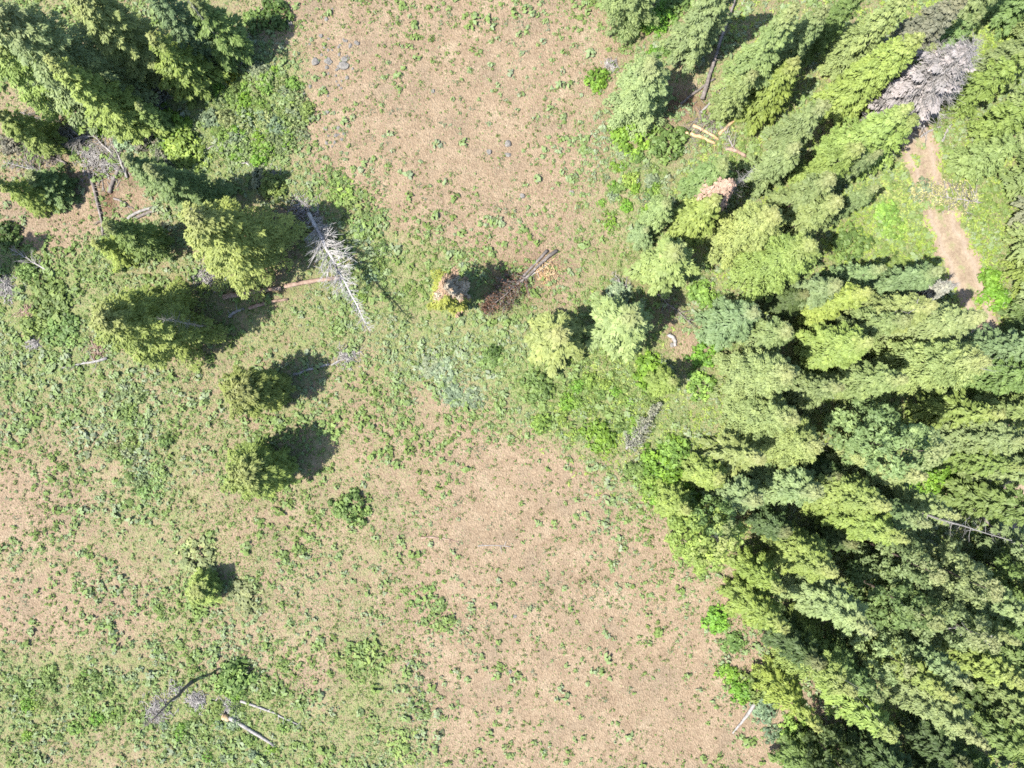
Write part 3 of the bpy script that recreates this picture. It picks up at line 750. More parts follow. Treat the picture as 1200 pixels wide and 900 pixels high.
def fallen_tree(p0, p1, r0, R, z1, mat, label, seed, dens=6, t0=0.1, fine=3, up=0.35, side_only=False, needles=None, name='fallen_tree', crown_t=1.0, bl=1.0):
    """a whole trunk lying down with its branches still on it"""
    r = random.Random(seed); a = G(*p0, r0); b = G(*p1, z1); o = empty(name, a); d = b - a; L = d.length; ax = d.normalized()
    sd = Vector((-ax.y, ax.x, 0)).normalized()
    n = 10; pts = [d * (i / n) + sd * r.gauss(0, 0.05) for i in range(n + 1)]
    T = Tubes(); T.tube(pts, [r0 * (1 - 0.85 * i / n) for i in range(n + 1)], 8); link('trunk', T.build('trunk'), o, mat)
    B = Tubes(); C = []
    t = t0
    while t < 0.97:
        prof = (1 - (t - t0) / (1 - t0)) ** 0.6 if crown_t == 1 else math.sin(math.pi * min(1, max(0.05, (t - t0) / (crown_t - t0)))) ** 0.5 if t < crown_t else 0.30
        for k in range(dens):
            s = r.choice((-1, 1)); l = R * prof * r.uniform(0.5, 1.1)
            if l < 0.1: continue
            dd = (sd * s * r.uniform(0.3, 1) + Vector((0, 0, r.uniform(-0.05, 0.8))) + ax * r.uniform(0.25, 0.9) * bl).normalized()
            q = [d * t]; m = 4
            for i in range(m):
                dd = (dd + Vector((r.gauss(0, .14), r.gauss(0, .14), r.gauss(-.05, .1)))).normalized(); e = q[-1] + dd * l / m
                e.z = max(e.z, -r0 + 0.03); q.append(e)
            w = 0.018 + 0.012 * l
            B.tube(q, [w * (1 - .75 * i / m) for i in range(m + 1)], 4, False)
            for f in range(fine):
                i = r.randint(1, m - 1); d2 = (q[i + 1] - q[i]).normalized() + Vector((r.gauss(0, .6), r.gauss(0, .6), r.gauss(0, .3))); d2.normalize()
                B.tube([q[i], q[i] + d2 * l * .18, q[i] + d2 * l * r.uniform(.25, .4)], [w * .5, w * .4, w * .2], 3, False)
            if needles and t < needles[3]:
                for i in range(1, m + 1): C.append(q[i])
        t += 0.45 / L * r.uniform(.7, 1.3)
    link('dead_branches', B.build('dead_branches'), o, mat)
    if needles and C:
        Lf = Leaves(); clumps(Lf, np.array([tuple(c) for c in C]), np.full(len(C), 0.24), 5, np.random.default_rng(seed), flat=.7, size=.4)
        c = link('dead_needles', Lf.build('dead_needles'), o, M_DRY); c.color = (*needles[:3], 1)
    tag(o, label, 'fallen tree', 'dead trees lying on the ground')
    return o

fallen_tree((363, 250), (446, 393), 0.22, 3.0, 5.5, M_BLEACHED, 'silver-grey leaning dead tree with bristling branches between big firs and clearing', 5, 7, 0.05, 4, up=.5, crown_t=0.66)
fallen_tree((652, 294), (566, 369), 0.19, 2.8, 0.5, M_DARKWOOD, 'dark fallen trunk with rusty brown branches beside the half-dead fir', 6, 6, 0.42, 3, needles=(0.095, 0.055, 0.038, 1.0))
log((646, 306), (600, 336), 0.09, 0.05, M_GREYWOOD, 'third thin pale stem beside the rusty fallen tree', 6, 72)
log((641, 294), (586, 348), 0.16, 0.08, M_DARKWOOD, 'second thinner dark trunk lying along the rusty fallen tree', 10, 71)
fallen_tree((733, 526), (772, 472), 0.12, 1.6, 0.5, M_GREYWOOD, 'grey fallen fir with fishbone branches beside the bright green bush', 7, 7, 0.05, 3, needles=(0.165, 0.172, 0.125, 1.0), bl=1.2)
fallen_tree((106, 158), (62, 172), 0.18, 2.2, 0.5, M_GREYWOOD, 'pale dead crown of tangled branches on the brush pile', 8, 9, 0.1, 4, bl=.6)
fallen_tree((128, 420), (74, 431), 0.16, 1.5, 0.15, M_GREYWOOD, 'broken grey branch wood with a red heart in the meadow', 9, 2, 0.2, 2)
fallen_tree((58, 318), (16, 292), 0.10, 1.6, 0.6, M_GREYWOOD, 'thin bare fallen branches in the edge shadow', 10, 3, 0.2, 3)
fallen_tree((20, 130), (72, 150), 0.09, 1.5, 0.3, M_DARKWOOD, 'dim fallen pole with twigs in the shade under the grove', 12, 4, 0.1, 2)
fallen_tree((770, 345), (815, 385), 0.10, 1.8, 0.4, M_DARKWOOD, 'dark fallen twiggy tree in the large shadow near the centre', 13, 4, 0.1, 3)
fallen_tree((738, 342), (716, 320), 0.08, 1.6, 0.4, M_GREYWOOD, 'grey bare fallen shrub wood beside the pale yellow fir', 14, 5, 0.1, 3)
fallen_tree((1150, 238), (1062, 226), 0.10, 2.6, 0.4, M_GREYWOOD, 'felled brush with fading leaves lying across the dirt road', 15, 6, 0.05, 3, needles=(0.25, 0.24, 0.11, 1.0))
fallen_tree((1000, 695), (1012, 655), 0.08, 1.2, 0.4, M_DARKWOOD, 'dark fallen limb deep in the forest shade', 16, 3, 0.1, 2)
fallen_tree((862, 178), (842, 142), 0.10, 1.4, 0.3, M_GREYWOOD, 'grey fallen top with twigs beside the splintered logs', 17, 4, 0.15, 3)

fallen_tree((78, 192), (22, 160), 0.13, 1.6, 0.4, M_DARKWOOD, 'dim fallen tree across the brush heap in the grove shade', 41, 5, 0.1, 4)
fallen_tree((132, 180), (98, 148), 0.11, 1.5, 0.5, M_GREYWOOD, 'pale fallen limb above the wide brush heap', 42, 5, 0.1, 4)
fallen_tree((150, 208), (128, 158), 0.12, 1.3, 0.3, M_GREYWOOD, 'grey fallen limb between the wide brush heap and the pale fir', 43, 5, 0.1, 4)
fallen_tree((60, 205), (6, 190), 0.11, 1.6, 0.3, M_GREYWOOD, 'grey fallen limb at the photo edge above the dug pit', 44, 5, 0.1, 4)
fallen_tree((26, 345), (-6, 322), 0.08, 1.2, 0.3, M_GREYWOOD, 'white branchy wood beside the chip heap at the photo edge', 45, 5, 0.1, 4)
log((104, 200), (122, 278), 0.17, 0.10, M_DARKWOOD, 'long thin fallen pole with short stubs beside the dug pit', 26, 1)
log((262, 349), (330, 338), 0.26, 0.22, M_REDWOOD, 'red rotten log reaching out from the pointed dark fir', 4, 2)
log((334, 336), (402, 326), 0.24, 0.20, M_REDWOOD, 'broken outer half of the red rotten log touching the silver leaning tree', 10, 3)
log((268, 371), (286, 362), 0.16, 0.12, M_GREYWOOD, 'short pale log piece in the shadow of the pointed dark fir', 2, 4)
log((292, 361), (338, 351), 0.18, 0.12, M_REDWOOD, 'crumbling red log lying parallel below the long rotten log', 0, 5)
log((344, 440), (386, 427), 0.14, 0.10, M_GREYWOOD, 'grey log stretching from the ragged yellow-green fir', 4, 6)
log((388, 428), (424, 412), 0.10, 0.05, M_GREYWOOD, 'thin grey branch continuing the log behind the ragged fir', 12, 7)
log((265, 839), (321, 874), 0.23, 0.13, M_GREYWOOD, 'pale log with an orange broken end at the bottom of the meadow', 5, 8)
log((262, 838), (268, 843), 0.30, 0.24, M_RAWWOOD, 'orange rotten stump at the end of the pale meadow log', 0, 9, name='rotten_stump', z0=.3, z1=.2)
log((282, 821), (352, 850), 0.14, 0.06, M_GREYWOOD, 'thin pale pole lying beside the orange-ended log', 8, 10)
log((884, 822), (858, 859), 0.20, 0.08, M_GREYWOOD, 'white tapering log on bare soil by the forest edge', 0, 11)
log((494, 629), (538, 634), 0.09, 0.05, M_REDWOOD, 'thin reddish rotten log on the bare lower clearing', 4, 12)
log((560, 640), (600, 641), 0.05, 0.03, M_GREYWOOD, 'faint thin grey stick on the bare lower clearing', 3, 13)
log((823, 117), (862, -4), 0.22, 0.08, M_DARKWOOD, 'long fallen trunk running to the top edge of the photo', 12, 14, z0=.3, z1=.6)
log((822, 132), (856, 98), 0.13, 0.07, M_GREYWOOD, 'slim grey pole beside the butt of the long fallen trunk', 4, 15)
log((798, 122), (838, 92), 0.13, 0.10, M_DARKWOOD, 'dark pole across the rusty soil near the long fallen trunk', 4, 22)
log((803, 155), (838, 168), 0.20, 0.14, M_RAWWOOD, 'splintered orange log on the needle-strewn ground', 3, 16)
log((812, 147), (842, 164), 0.18, 0.12, M_RAWWOOD, 'second splintered orange log, upper of the crossing pair', 2, 17)
log((843, 158), (868, 136), 0.18, 0.12, M_RAWWOOD, 'pale yellow fresh-cut log beside the splintered orange logs', 0, 18)
log((850, 174), (874, 184), 0.22, 0.16, M_REDWOOD, 'chunky broken log below the splintered orange logs', 2, 19)
log((150, 256), (180, 243), 0.17, 0.13, M_GREYWOOD, 'weathered split log slab below the dug soil', 0, 20)
log((158, 257), (184, 247), 0.16, 0.14, M_DARKWOOD, 'darker split slab lying against the weathered log slab', 0, 21)
log((128, 226), (141, 196), 0.20, 0.16, M_DARKWOOD, 'short thick grey trunk piece between pole and pale fir', 2, 23)
log((133, 232), (156, 245), 0.12, 0.06, M_DARKWOOD, 'dark branch leading to the weathered slabs', 2, 24)
log((783, 392), (791, 406), 0.22, 0.16, M_GREYWOOD, 'short pale curved log beside a burrow near the reddish footpath', 0, 25, bend=.2)
log((1103, 166), (1115, 146), 0.13, 0.10, M_GREYWOOD, 'pale log in grass beside the start of the dirt road', 1, 26)
log((1078, 161), (1102, 149), 0.11, 0.09, M_GREYWOOD, 'pale pole lying across the start of the dirt road', 1, 27)
log((240, 178), (262, 168), 0.07, 0.04, M_GREYWOOD, 'pale stick in the low thicket below the grove', 3, 28)
log((282, 191), (296, 196), 0.09, 0.06, M_GREYWOOD, 'short white stick on the thicket edge', 2, 29)
log((284, 83), (287, 64), 0.07, 0.05, M_GREYWOOD, 'small grey upright-pointing twig by the rusty soil of the grove', 6, 30)
log((1140, 595), (1180, 640), 0.12, 0.08, M_DARKWOOD, 'dim pole lying in black shade under the bleached snag', 2, 31)

def rock_mesh(seed):
    import bmesh
    r = np.random.default_rng(seed); bm = bmesh.new(); bmesh.ops.create_icosphere(bm, subdivisions=3, radius=1.0)
    pl = norm(r.normal(size=(9, 3))); off = r.uniform(0.42, 0.85, 9)
    for v in bm.verts:
        p = np.array(v.co)
        for n_, o_ in zip(pl, off):
            e = p @ n_ - o_
            if e > 0: p = p - n_ * e * 0.9
        p = p * (1 + 0.06 * (vnoise(p[0] * 3 + seed, p[1] * 3 + p[2] * 2) - .5)); v.co = p * np.array([1, .85, .6])
    me = bpy.data.meshes.new('rock'); bm.to_mesh(me); bm.free(); return me
m, nt, out = mat_new('grey field stone')
P = N_(nt, 'ShaderNodeTexCoord').outputs['Object']
c = ramp(nt, noise(nt, P, 2.2, 5, .7), [(.3, (.060, .055, .048)), (.5, (.115, .107, .096)), (.7, (.19, .178, .155))])
p = N_(nt, 'ShaderNodeBsdfPrincipled'); nt.links.new(c, p.inputs['Base Color']); p.inputs['Roughness'].default_value = .9
b = N_(nt, 'ShaderNodeBump'); b.inputs['Distance'].default_value = .05; nt.links.new(noise(nt, P, 9, 4), b.inputs['Height'])
nt.links.new(b.outputs[0], p.inputs['Normal']); nt.links.new(p.outputs[0], out.inputs[0]); M_ROCK = m
ROCKS = [rock_mesh(k) for k in range(4)]
for me in ROCKS: me.materials.append(M_ROCK)
def rock(px, py, r, label, group, name='rock'):
    k = random.Random(int(px * 7 + py)); o = link(name, ROCKS[k.randrange(4)])
    o.location = G(px, py, r * 0.08); o.scale = (r, r, r * k.uniform(.7, 1.1)); o.rotation_euler = (0, 0, k.uniform(0, 6.28))
    tag(o, label, 'rock', group)
GR = 'grey rocks on the meadow'
rock(340, 28, .40, 'pale boulder alone beside the grove at the top of the meadow', GR)
rock(371, 74, .50, 'pale boulder at the grove end of the rock cluster', GR)
rock(403, 77, .62, 'largest dark-sided boulder of the rock cluster in the upper clearing', GR)
rock(404, 70, .42, 'pale boulder touching the largest one of the rock cluster', GR)
rock(384, 73, .42, 'middle boulder of the rock cluster in the upper clearing', GR)
rock(595, 168, .42, 'largest of three grey rocks on the bare upper clearing', GR)
rock(573, 178, .34, 'grey rock set apart from its two neighbours on the bare upper clearing', GR)
rock(595, 180, .34, 'grey rock just below the largest of three on the bare clearing', GR)
rock(670, 226, .34, 'bluish rock beside the bushy edge of the upper clearing', GR)
rock(612, 230, .34, 'flat pinkish-grey rock below the three rocks of the clearing', GR)
rock(508, 107, .26, 'small grey rock in the sparse upper clearing', GR)
rock(480, 778, .36, 'pale rock on grey soil of the lower meadow', GR)
rock(603, 722, .24, 'small pale rock in the lower clearing', GR)
rock(598, 787, .26, 'small white rock in the middle of the lower clearing', GR)
rock(788, 404, .3, 'dark stone at the burrow by the short curved log', GR)
rr = random.Random(4)
for k in range(44):
    a = (rr.gauss(394, 15), rr.gauss(72, 24))
    rock(*a, rr.uniform(.14, .28), 'small grey stone among many strewn around the rock cluster', 'small stones round the rock cluster')
for k in range(14):
    rock(rr.gauss(388, 6), rr.gauss(160, 6), rr.uniform(.14, .26), 'small grey stone in the pile at the clearing rim by the thicket', 'stones in the pile at the clearing rim')
# pale heaps of chips and bleached twigs
def heap(px, py, w, mat, label, seed, n=140, name='brush_heap', cat='brush heap'):
    r = random.Random(seed); T = Tubes()
    for k in range(n):
        q = Vector((r.gauss(0, w * .42), r.gauss(0, w * .42), 0)); q.z = max(0.02, .28 * math.exp(-(q.length / (w * .6)) ** 2) * r.random() + .02)
        a = r.uniform(0, 3.14); l = r.uniform(.12, .5); dd = Vector((math.cos(a), math.sin(a), r.gauss(0, .2))) * l
        T.tube([q - dd, q + dd * .1 + Vector((r.gauss(0, .04), r.gauss(0, .04), .02)), q + dd], [.03, .034, .018], 4)
    o = link(name, T.build(name), None, mat); o.location = G(px, py); tag(o, label, cat, 'heaps of sticks and wood chips')
heap(8, 337, 1.5, M_GREYWOOD, 'white heap of wood chips at the photo edge', 1, 220)
heap(37, 368, 1.0, M_REDWOOD, 'pinkish heap of sticks below the green shrub patch', 2)
heap(40, 402, 0.8, M_GREYWOOD, 'small grey stick heap in the meadow near the edge', 3, 90)
heap(230, 821, 1.1, M_GREYWOOD, 'white stick heap next to the dark dead trunk', 4, 200)
heap(268, 829, 1.3, M_GREYWOOD, 'white stick heap at the head of the two pale logs', 5, 170)
heap(205, 806, 0.9, M_GREYWOOD, 'small pale stick heap above the dark dead trunk', 6, 60)
heap(355, 245, 2.0, M_GREYWOOD, 'loose grey brush heap around the root of the silver leaning tree', 7, 200)
heap(315, 210, 1.3, M_GREYWOOD, 'fine grey brush on rusty soil between thicket and round fir', 8, 150)
heap(120, 190, 2.4, M_GREYWOOD, 'wide pale brush heap at the head of the long thin pole', 9, 330)
heap(105, 178, 1.6, M_GREYWOOD, 'grey tangled brush in front of the pale dead crown', 10, 200)
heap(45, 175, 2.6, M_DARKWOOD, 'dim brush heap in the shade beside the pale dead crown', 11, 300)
heap(116, 408, 1.2, M_REDWOOD, 'reddish splinter heap under the pointed dark fir', 12, 120)
heap(240, 325, 1.6, M_GREYWOOD, 'grey twig litter between the round fir and the pointed one', 13, 150)
heap(406, 418, 1.2, M_GREYWOOD, 'pale twig heap at the end of the thin grey branch', 14, 120)
heap(716, 76, 0.7, M_GREYWOOD, 'small pale wood heap beside the bright round bush', 15, 60)
heap(826, 150, 2.4, M_DARKWOOD, 'brown slash heap around the splintered orange logs', 16, 220)
heap(640, 318, 1.6, M_RAWWOOD, 'tan broken twigs spilled beside the rusty fallen tree', 17, 150)
heap(1015, 655, 1.2, M_GREYWOOD, 'pale fallen twigs in a forest gap', 18, 90)
heap(185, 832, 1.7, M_GREYWOOD, 'pale fan of twigs around the dark dead trunk', 19, 240)

# ---------------------------------------------------------------- shrubs
def shrub_mesh(seed, n=46, nl=22, leggy=.2):
    r = np.random.default_rng(seed); L = Leaves()
    d = norm(r.normal(size=(n, 3)) + np.array([0, 0, .5])); d[:, 2] = np.abs(d[:, 2])
    C = d * (r.uniform(.35, 1.0, n) ** .6)[:, None] * np.array([1, 1, .8]); C[:, :2] *= (1 + .35 * (vnoise(d[:, 0] * 2 + seed, d[:, 1] * 2 + 3) - .5))[:, None]
    C[:, 2] = np.maximum(C[:, 2], .08)
    clumps(L, C, r.uniform(.16, .30, n), nl, r, flat=.8, size=.42, up=.3, slim=.6, out=d * .5)
    return L.build('shrub')
SHRUBS = [shrub_mesh(200 + k) for k in range(5)]
THIN = [shrub_mesh(300 + k, 26, 12) for k in range(4)]
for me in SHRUBS + THIN: me.materials.append(M_LEAF)
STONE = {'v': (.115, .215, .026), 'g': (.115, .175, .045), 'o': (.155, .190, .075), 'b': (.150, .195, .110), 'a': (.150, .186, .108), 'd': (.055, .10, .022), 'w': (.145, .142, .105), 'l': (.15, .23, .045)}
SUSED = {}
LOW = ('clearing rim above', 'shadow rim', 'shadow tip', 'side of the silver', 'island', 'vivid patch', 'green patch', 'sage patch', 'pale rock', 'bottom edge of the meadow', 'shrub band', 'dark-sided fir')
def shrub(px, py, r, tone, label, group, thin=False, flat=.75, name='shrub', cat='shrub'):
    if any(w in label for w in LOW): thin = 'sage' not in label; flat = .34
    if 'low olive' in label or 'shrub patch near the photo edge' in label: flat = .4
    k = random.Random(int(px * 13 + py * 7)); me = k.choice(THIN if thin else SHRUBS)
    o = link(name, me); o.location = G(px, py, -.02); o.scale = (r, r * k.uniform(.85, 1.1), r * flat * k.uniform(.85, 1.15)); o.rotation_euler = (0, 0, k.uniform(0, 6.28))
    c = STONE[tone]; v = k.uniform(.85, 1.15); o.color = (c[0] * v * k.uniform(.9, 1.12), c[1] * v, c[2] * v, 1)
    if not group: assert label not in SUSED, label
    SUSED[label] = 1
    tag(o, label, cat, group or 'shrubs of the meadow')
ONE = [
 (698,95,1.25,'v','bright green round bush at the edge of the upper clearing'),
 (740,160,2.0,'v','bright green broad bush below the pale ragged conifer'),
 (781,168,1.9,'g','green bush beside the broad bright one above the dark shade'),
 (703,512,1.75,'v','vivid green bush beside the fishbone fallen fir'),
 (413,592,1.8,'g','dense green round shrub alone in the middle of the meadow'),
 (232,655,2.1,'o','low olive shrub just above the little yellow fir'),
 (290,697,2.0,'o','low olive shrub beside the little yellow fir'),
 (275,792,2.1,'g','dark green bush at the head of the two pale logs'),
 (853,788,1.1,'v','small round bright bush on bare soil at the forest edge'),
 (868,807,1.5,'v','larger bright bush touching the small round one at the forest edge'),
 (882,800,1.6,'g','greyer bush behind the two bright bushes at the forest edge'),
 (896,826,1.6,'b','grey-green shrub at the upper end of the white log'),
 (903,858,0.9,'b','small grey-green shrub below the white log'),
 (271,96,0.9,'Y','small yellow bush at the grove side of the thicket'),
 (185,113,1.9,'w','grey-brown dying shrub at the foot of the bright yellow fir'),
 (165,155,2.0,'w','grey dying shrub among green ones below the grove'),
 (150,165,1.6,'b','grey-green shrub below the grove beside the dying one'),
 (205,150,2.0,'v','bright green bush in the thicket below the grove'),
 (215,170,2.0,'l','pale green bush in front of the dark yellow-flanked fir'),
 (230,185,1.5,'l','pale light-green bush at the shaded thicket rim'),
 (118,152,0.9,'v','small bright bush between the grove and the brush heap'),
 (65,355,2.4,'g','large green shrub patch near the photo edge'),
 (75,385,2.0,'g','lower lobe of the green shrub patch near the photo edge'),
 (45,380,1.8,'g','dull green shrub beside the pinkish stick heap'),
 (12,275,1.5,'d','dark green shrub in the edge shadow'),
 (38,320,1.2,'g','green shrub below the fallen branches of the edge shadow'),
 (305,208,1.3,'a','silver-grey bare-looking shrub in the rusty shade'),
 (320,220,1.6,'g','green shrub beside the silver-grey one in the rusty shade'),
 (400,225,1.5,'l','light green shrub at the shadow rim above the silver leaning tree'),
 (420,240,1.8,'g','green shrub beside the shadow tip of the round fir'),
 (425,265,1.6,'g','green shrub at the side of the silver leaning tree'),
 (395,210,1.3,'g','green shrub at the clearing rim above the shadow'),
 (505,428,1.3,'a','silvery sage shrub, uppermost of the sage patch in the meadow'),
 (522,436,1.4,'a','silvery sage shrub in the middle of the sage patch'),
 (530,462,1.4,'a','silvery sage shrub at the bottom of the sage patch'),
 (553,466,1.2,'a','silvery sage shrub at the side of the sage patch'),
 (575,420,1.3,'g','green shrub between the sage patch and the round pale tree'),
 (580,413,0.9,'d','dark little shrub above the path from the round pale tree'),
 (630,455,1.6,'g','green shrub below the round pale tree'),
 (635,495,1.2,'l','light green shrub on the rim of the lower clearing'),
 (515,725,1.7,'g','green shrub island at the rim of the lower clearing'),
 (500,700,1.5,'g','upper green shrub of the island at the lower clearing rim'),
 (435,770,2.0,'g','low green patch of shrub in the lower meadow'),
 (420,765,1.7,'g','green shrub beside the low green patch of the lower meadow'),
 (490,828,1.3,'g','grey-green shrub below the pale rock'),
 (470,870,1.9,'g','green shrub near the bottom edge of the meadow'),
 (1100,540,2.2,'v','brilliant green bush lit in the forest below the open pine'),
 (1080,570,1.8,'v','brilliant green bush under the pale yellow fir'),
 (1130,560,1.8,'v','brilliant green bush beside the green combed spruce'),
 (1045,268,1.4,'l','yellow-green bush in the middle of the grassy gap'),
 (1036,250,1.3,'l','upper yellow-green bush in the grassy gap'),
 (995,285,1.9,'g','green bush at the shady corner of the grassy gap'),
 (1075,225,1.2,'b','pale sage bush beside the felled brush'),
 (1160,330,1.5,'v','vivid bush on the far side of the dirt road'),
 (1165,350,1.5,'v','lower vivid bush where the dirt road ends'),
 (1055,318,1.6,'g','green bush in the shade above the pale bluish fir'),
 (760,435,1.9,'v','bright bush over the dark hollow at the forest edge'),
 (778,438,1.1,'b','pale round bush inside the dark hollow'),
 (770,545,1.9,'v','bright bush at the clearing edge below the fishbone fir'),
 (790,530,1.8,'l','light green bush below the pale straw drooping spruce'),
 (760,570,1.5,'l','yellowish bush at the bare rim of the lower clearing'),
 (785,560,1.8,'v','vivid bush in front of the small bright yellow fir'),
 (745,552,1.4,'g','green bush nearest the bare rim below the fishbone fir'),
 (800,575,1.5,'v','green bush against the small yellow-green fir'),
 (725,345,1.4,'b','grey-green bush beside the grey fallen shrub wood'),
 (822,345,1.6,'l','light bush at the head of the reddish footpath'),
 (826,412,1.6,'v','bright bush at the forest edge halfway down the footpath'),
 (822,450,1.6,'l','light green bush at the bottom of the footpath'),
 (840,725,1.5,'v','yellow-green bush under the overhanging edge fir'),
 (858,752,1.2,'g','small green bush above the round bright bushes'),
 (935,880,1.8,'v','bright bush at the bottom forest edge'),
 (960,885,1.8,'g','green bush under the dark pine at the bottom edge'),
 (930,850,1.5,'l','light bush below the slim yellow edge fir'),
 (325,20,1.5,'d','dark little bush by the pale boulder at the grove'),
 (300,25,1.3,'g','green bush at the tip of the grove top edge'),
 (390,500,1.5,'g','green shrub above the shadow of the dark-sided fir'),
 (180,575,1.5,'g','green shrub at the lower end of the meadow shrub band'),
 (160,500,1.7,'g','green shrub in the middle of the meadow shrub band'),
 (150,465,1.6,'o','olive shrub at the top of the meadow shrub band'),
 (190,545,1.5,'g','green shrub in the lower half of the meadow shrub band'),
]
for (a, b, r, t, lab) in ONE:
    if t == 'Y': STONE['Y'] = (.20, .22, .02)
    shrub(a, b, r, t, lab, None)
def patch(n, ax, ay, sx, sy, tones, label, group, rmin=.6, rmax=1.3, thin=True, seed=0, shape='ell'):
    r = random.Random(seed)
    for k in range(n):
        while True:
            u, v = r.uniform(-1, 1), r.uniform(-1, 1)
            if u * u + v * v < 1: break
        shrub(ax + u * sx, ay + v * sy, r.uniform(rmin, rmax), r.choice(tones), label, group, thin and r.random() < .6)
patch(80, 304, 135, 60, 54, 'ggobvol', 'low green shrub in the dense thicket between grove and upper clearing', 'shrubs of the dense thicket', .6, 1.2, True, 1)
patch(24, 710, 470, 62, 50, 'lvgl', 'low light-green shrub on the grassy strip beside the lower clearing', 'low shrubs of the green strip', .4, .9, True, 2)
patch(26, 735, 225, 34, 62, 'glvb', 'low shrub on the bushy rim between upper clearing and forest', 'low shrubs of the clearing rim', .4, .9, True, 3)
patch(22, 425, 300, 40, 50, 'ggbl', 'low green shrub beside the silver leaning tree', 'low shrubs by the silver leaning tree', .4, .9, True, 4)
patch(24, 70, 830, 74, 50, 'lgvg', 'low green shrub in the bottom corner of the meadow', 'low shrubs of the bottom meadow corner', .4, .9, True, 5)
patch(22, 270, 850, 80, 44, 'ggvb', 'low green shrub around the pale logs at the bottom', 'low shrubs round the pale logs', .4, .9, True, 6)
patch(16, 165, 520, 34, 60, 'ggob', 'low shrub of the band running down the meadow', 'low shrubs of the meadow band', .5, 1.0, True, 7)
patch(22, 790, 560, 36, 44, 'vvlg', 'bright leafy bush massed at the clearing edge of the forest', 'bright bushes of the forest edge', .6, 1.2, False, 8)
patch(14, 190, 165, 40, 26, 'gbvw', 'mixed shrub in the rough patch below the grove', 'shrubs of the rough patch', .6, 1.2, True, 9)
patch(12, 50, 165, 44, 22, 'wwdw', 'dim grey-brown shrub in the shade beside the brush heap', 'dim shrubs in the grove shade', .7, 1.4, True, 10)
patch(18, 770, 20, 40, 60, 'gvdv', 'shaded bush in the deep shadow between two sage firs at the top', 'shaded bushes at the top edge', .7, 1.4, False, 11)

# ---------------------------------------------------------------- plants too many to count
def ground_mat(name, cols, trans=.3):
    m, nt, out = mat_new(name)
    c = ramp(nt, attr(nt, 'tint'), cols)
    p = N_(nt, 'ShaderNodeBsdfPrincipled'); nt.links.new(c, p.inputs['Base Color']); p.inputs['Roughness'].default_value = .75; p.inputs['Specular IOR Level'].default_value = .2
    tr = N_(nt, 'ShaderNodeBsdfTranslucent'); nt.links.new(c, tr.inputs[0])
    mx = N_(nt, 'ShaderNodeMixShader'); mx.inputs[0].default_value = trans
    nt.links.new(p.outputs[0], mx.inputs[1]); nt.links.new(tr.outputs[0], mx.inputs[2]); nt.links.new(mx.outputs[0], out.inputs[0])
    return m
FORB = [(0.0, (.098, .138, .034)), (.25, (.128, .184, .050)), (.5, (.152, .205, .078)), (.72, (.170, .214, .108)), (.88, (.195, .225, .150)), (1.0, (.16, .155, .065))]
M_FORB = ground_mat('meadow herbs', FORB)
M_GRASS = ground_mat('bright grass', [(0, (.16, .225, .035)), (.5, (.235, .305, .065)), (.85, (.27, .32, .095)), (1, (.27, .28, .12))], .4)
road_pts = np.array([(X(a), Y(b)) for a, b in ROAD])
def off_road(x, y, w=2.1):
    py = 450 - y / PX; gap = (py > 218) & (py < 246) | (fbm(x * .6 + 4, y * .6 + 2) > .78)
    d = np.full(len(x), 1e9)
    for a, b in zip(road_pts[:-1], road_pts[1:]):
        ab = b - a; t = np.clip(((x - a[0]) * ab[0] + (y - a[1]) * ab[1]) / (ab @ ab), 0, 1)
        d = np.minimum(d, np.hypot(x - a[0] - ab[0] * t, y - a[1] - ab[1] * t))
    return (d > w) | gap | ((d < .30) & (fbm(x * .5, y * .5 + 3) > .60))
r = np.random.default_rng(21)
def scatter(n, fn, w=1.9):
    n = int(n * 1.62); x = r.uniform(-70, 70, n); y = r.uniform(-56, 56, n)
    k = (r.random(n) < fn(x, y)) & off_road(x, y, w + .7 * (fbm(x * .9, y * .9) - .5)); return x[k], y[k]
def dens(x, y):
    c = cover(x, y); q = fbm(x * .55 + 3, y * .55 + 8)
    return np.clip(c ** 1.2 * np.clip(.45 + 2.6 * (fbm(x * .13 + 70, y * .13 + 20, 2) - .32), .3, 1.5) * (0.40 + 1.3 * np.clip((q - .33) * 2.6, 0, 1)), 0, 1)
L = Leaves()
x, y = scatter(85000, lambda x, y: np.clip(dens(x, y), 0.0, 1))
hue = np.clip(.46 + .9 * (fbm(x * .22 + 50, y * .22) - .5) + r.normal(0, .15, len(x)), 0, .97)
R = np.clip(r.lognormal(-1.66, .46, len(x)), .11, .55)
clumps(L, np.stack([x, y, gz(x, y) + R * .3], -1), R, 12, r, flat=.5, size=.50, up=.8, tints=hue, slim=.55, nup=.8)
x2, y2 = scatter(60000, lambda x, y: np.clip(.20 + .4 * cover(x, y), 0, 1) * (.25 + 1.3 * np.clip((fbm(x * .35, y * .35 + 30) - .33) * 2.6, 0, 1)))
R2 = r.uniform(.09, .21, len(x2))
clumps(L, np.stack([x2, y2, gz(x2, y2) + R2 * .4], -1), R2, 8, r, flat=.6, size=.5, up=.7, nup=.15, tints=np.clip(r.normal(.12, .22, len(x2)), 0, .9), slim=.5)
x3, y3 = scatter(370000, lambda x, y: np.clip(.05 + 1.1 * cover(x, y) ** 1.3, 0, 1) * (.25 + 1.2 * np.clip((fbm(x * .8 + 9, y * .8) - .36) * 3, 0, 1)))
m3 = len(x3)
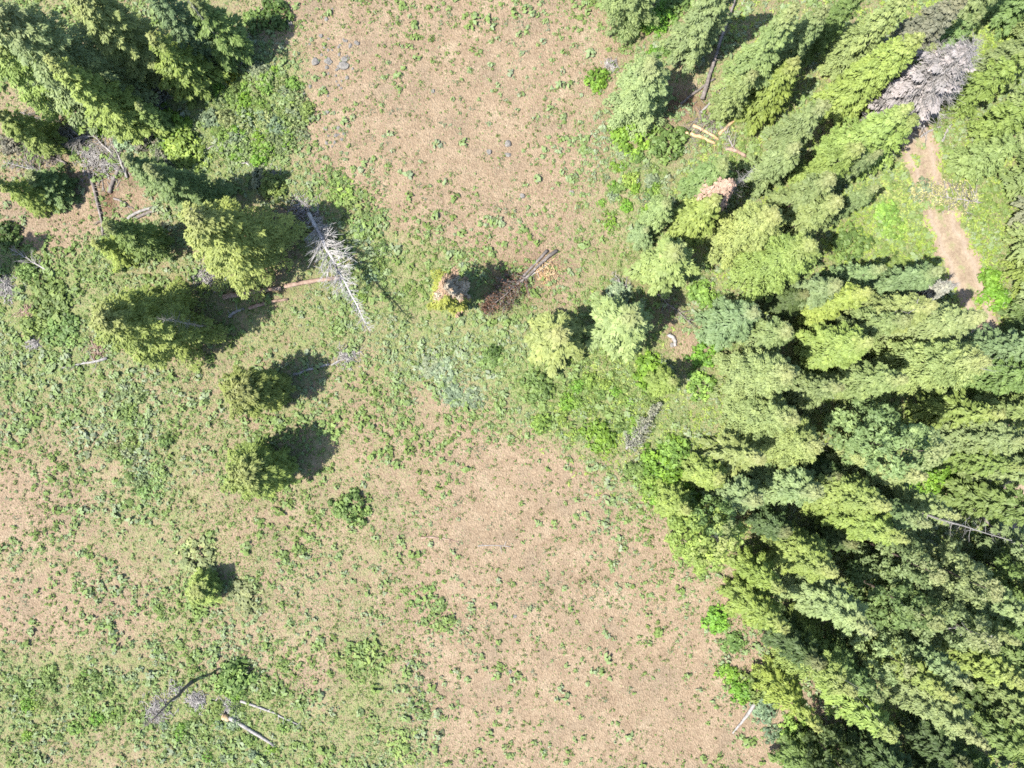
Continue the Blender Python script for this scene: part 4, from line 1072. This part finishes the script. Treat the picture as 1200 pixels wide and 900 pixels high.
L.add(np.stack([x3, y3, gz(x3, y3) + r.uniform(.015, .09, m3)], -1), r.normal(size=(m3, 3)) * .4 + np.array([0, 0, 1]), r.normal(size=(m3, 3)) * np.array([1, 1, .3]), r.uniform(.05, .12, m3), r.uniform(.025, .05, m3),
      np.clip(.34 + 1.0 * (fbm(x3 * .2 + 50, y3 * .2) - .5) + r.normal(0, .22, m3), 0, 1))
tag(link('meadow_herbs', L.build('meadow_herbs'), None, M_FORB), 'low sage-green herbs and grass tufts carpeting the meadow', 'ground cover', kind='stuff')
# bright grass of the gap, the top corner and the forest floor
L = Leaves()
def gf(x, y):
    px = x / PX + 600; py = 450 - y / PX
    g = np.exp(-(((px - 1070) / 95) ** 2 + ((py - 245) / 80) ** 2)) * 1.3 + np.exp(-(((px - 1150) / 60) ** 2 + ((py - 30) / 60) ** 2)) * 1.3 + np.exp(-(((px - 1150) / 50) ** 2 + ((py - 380) / 80) ** 2)) \
        + .75 * np.exp(-(((px - 730) / 60) ** 2 + ((py - 480) / 60) ** 2)) + .45 * ((px > 830 + 40 * np.sin(py * .02)) & (px + py * .0 > 0) & (py < 640 + (px - 800)))
    return np.clip(g * (.35 + 1.2 * fbm(x * .4, y * .4)), 0, 1)
x, y = scatter(60000, gf, 1.45)
n = 5; m_ = len(x)
P = np.repeat(np.stack([x, y, gz(x, y)], -1), n, 0) + np.concatenate([r.normal(0, .16, (m_ * n, 2)), r.uniform(.04, .16, (m_ * n, 1))], 1)
L.add(P, r.normal(size=(m_ * n, 3)) * .45 + np.array([0, 0, 1.0]), r.normal(size=(m_ * n, 3)) * np.array([1, 1, .6]), r.uniform(.12, .25, m_ * n), r.uniform(.045, .085, m_ * n), np.clip(np.repeat(fbm(x * .3, y * .3) * 1.3 - .1, n) + r.normal(0, .13, m_ * n), 0, 1))
tag(link('grass', L.build('grass'), None, M_GRASS), 'bright yellow-green grass of the forest gap and road verge', 'grass', kind='stuff')
# plants one can count on the bare soil
TUFTS = [shrub_mesh(400 + k, 12, 9) for k in range(6)]
for me in TUFTS: me.materials.append(M_LEAF)
kr = random.Random(77); cnt = 0
ZONES = [(560, 150, 130, 130), (640, 620, 110, 100), (740, 760, 130, 120), (60, 620, 80, 100), (600, 700, 90, 140), (470, 120, 70, 110)]
while cnt < 290:
    zx, zy, sx, sy = kr.choice(ZONES); a, b = zx + kr.uniform(-1, 1) * sx, zy + kr.uniform(-1, 1) * sy
    if not (2 < a < 1198 and 2 < b < 898): continue
    cv = float(cover(np.array([X(a)]), np.array([Y(b)]))[0])
    if cv > .32 or kr.random() > cv * 5 + .22: continue
    o = link('herb_tuft', TUFTS[kr.randrange(6)]); s = kr.uniform(.20, .42)
    o.location = G(a, b, -.01); o.scale = (s, s, s * .75); o.rotation_euler = (0, 0, kr.uniform(0, 6.28))
    c = kr.choice(((.10, .155, .05), (.135, .185, .10), (.09, .13, .035), (.15, .19, .12))); o.color = (*c, 1)
    tag(o, 'small grey-green plant tuft, one of many dotted over the bare tan clearings', 'plant', 'plant tufts dotted over the bare clearings')
    cnt += 1
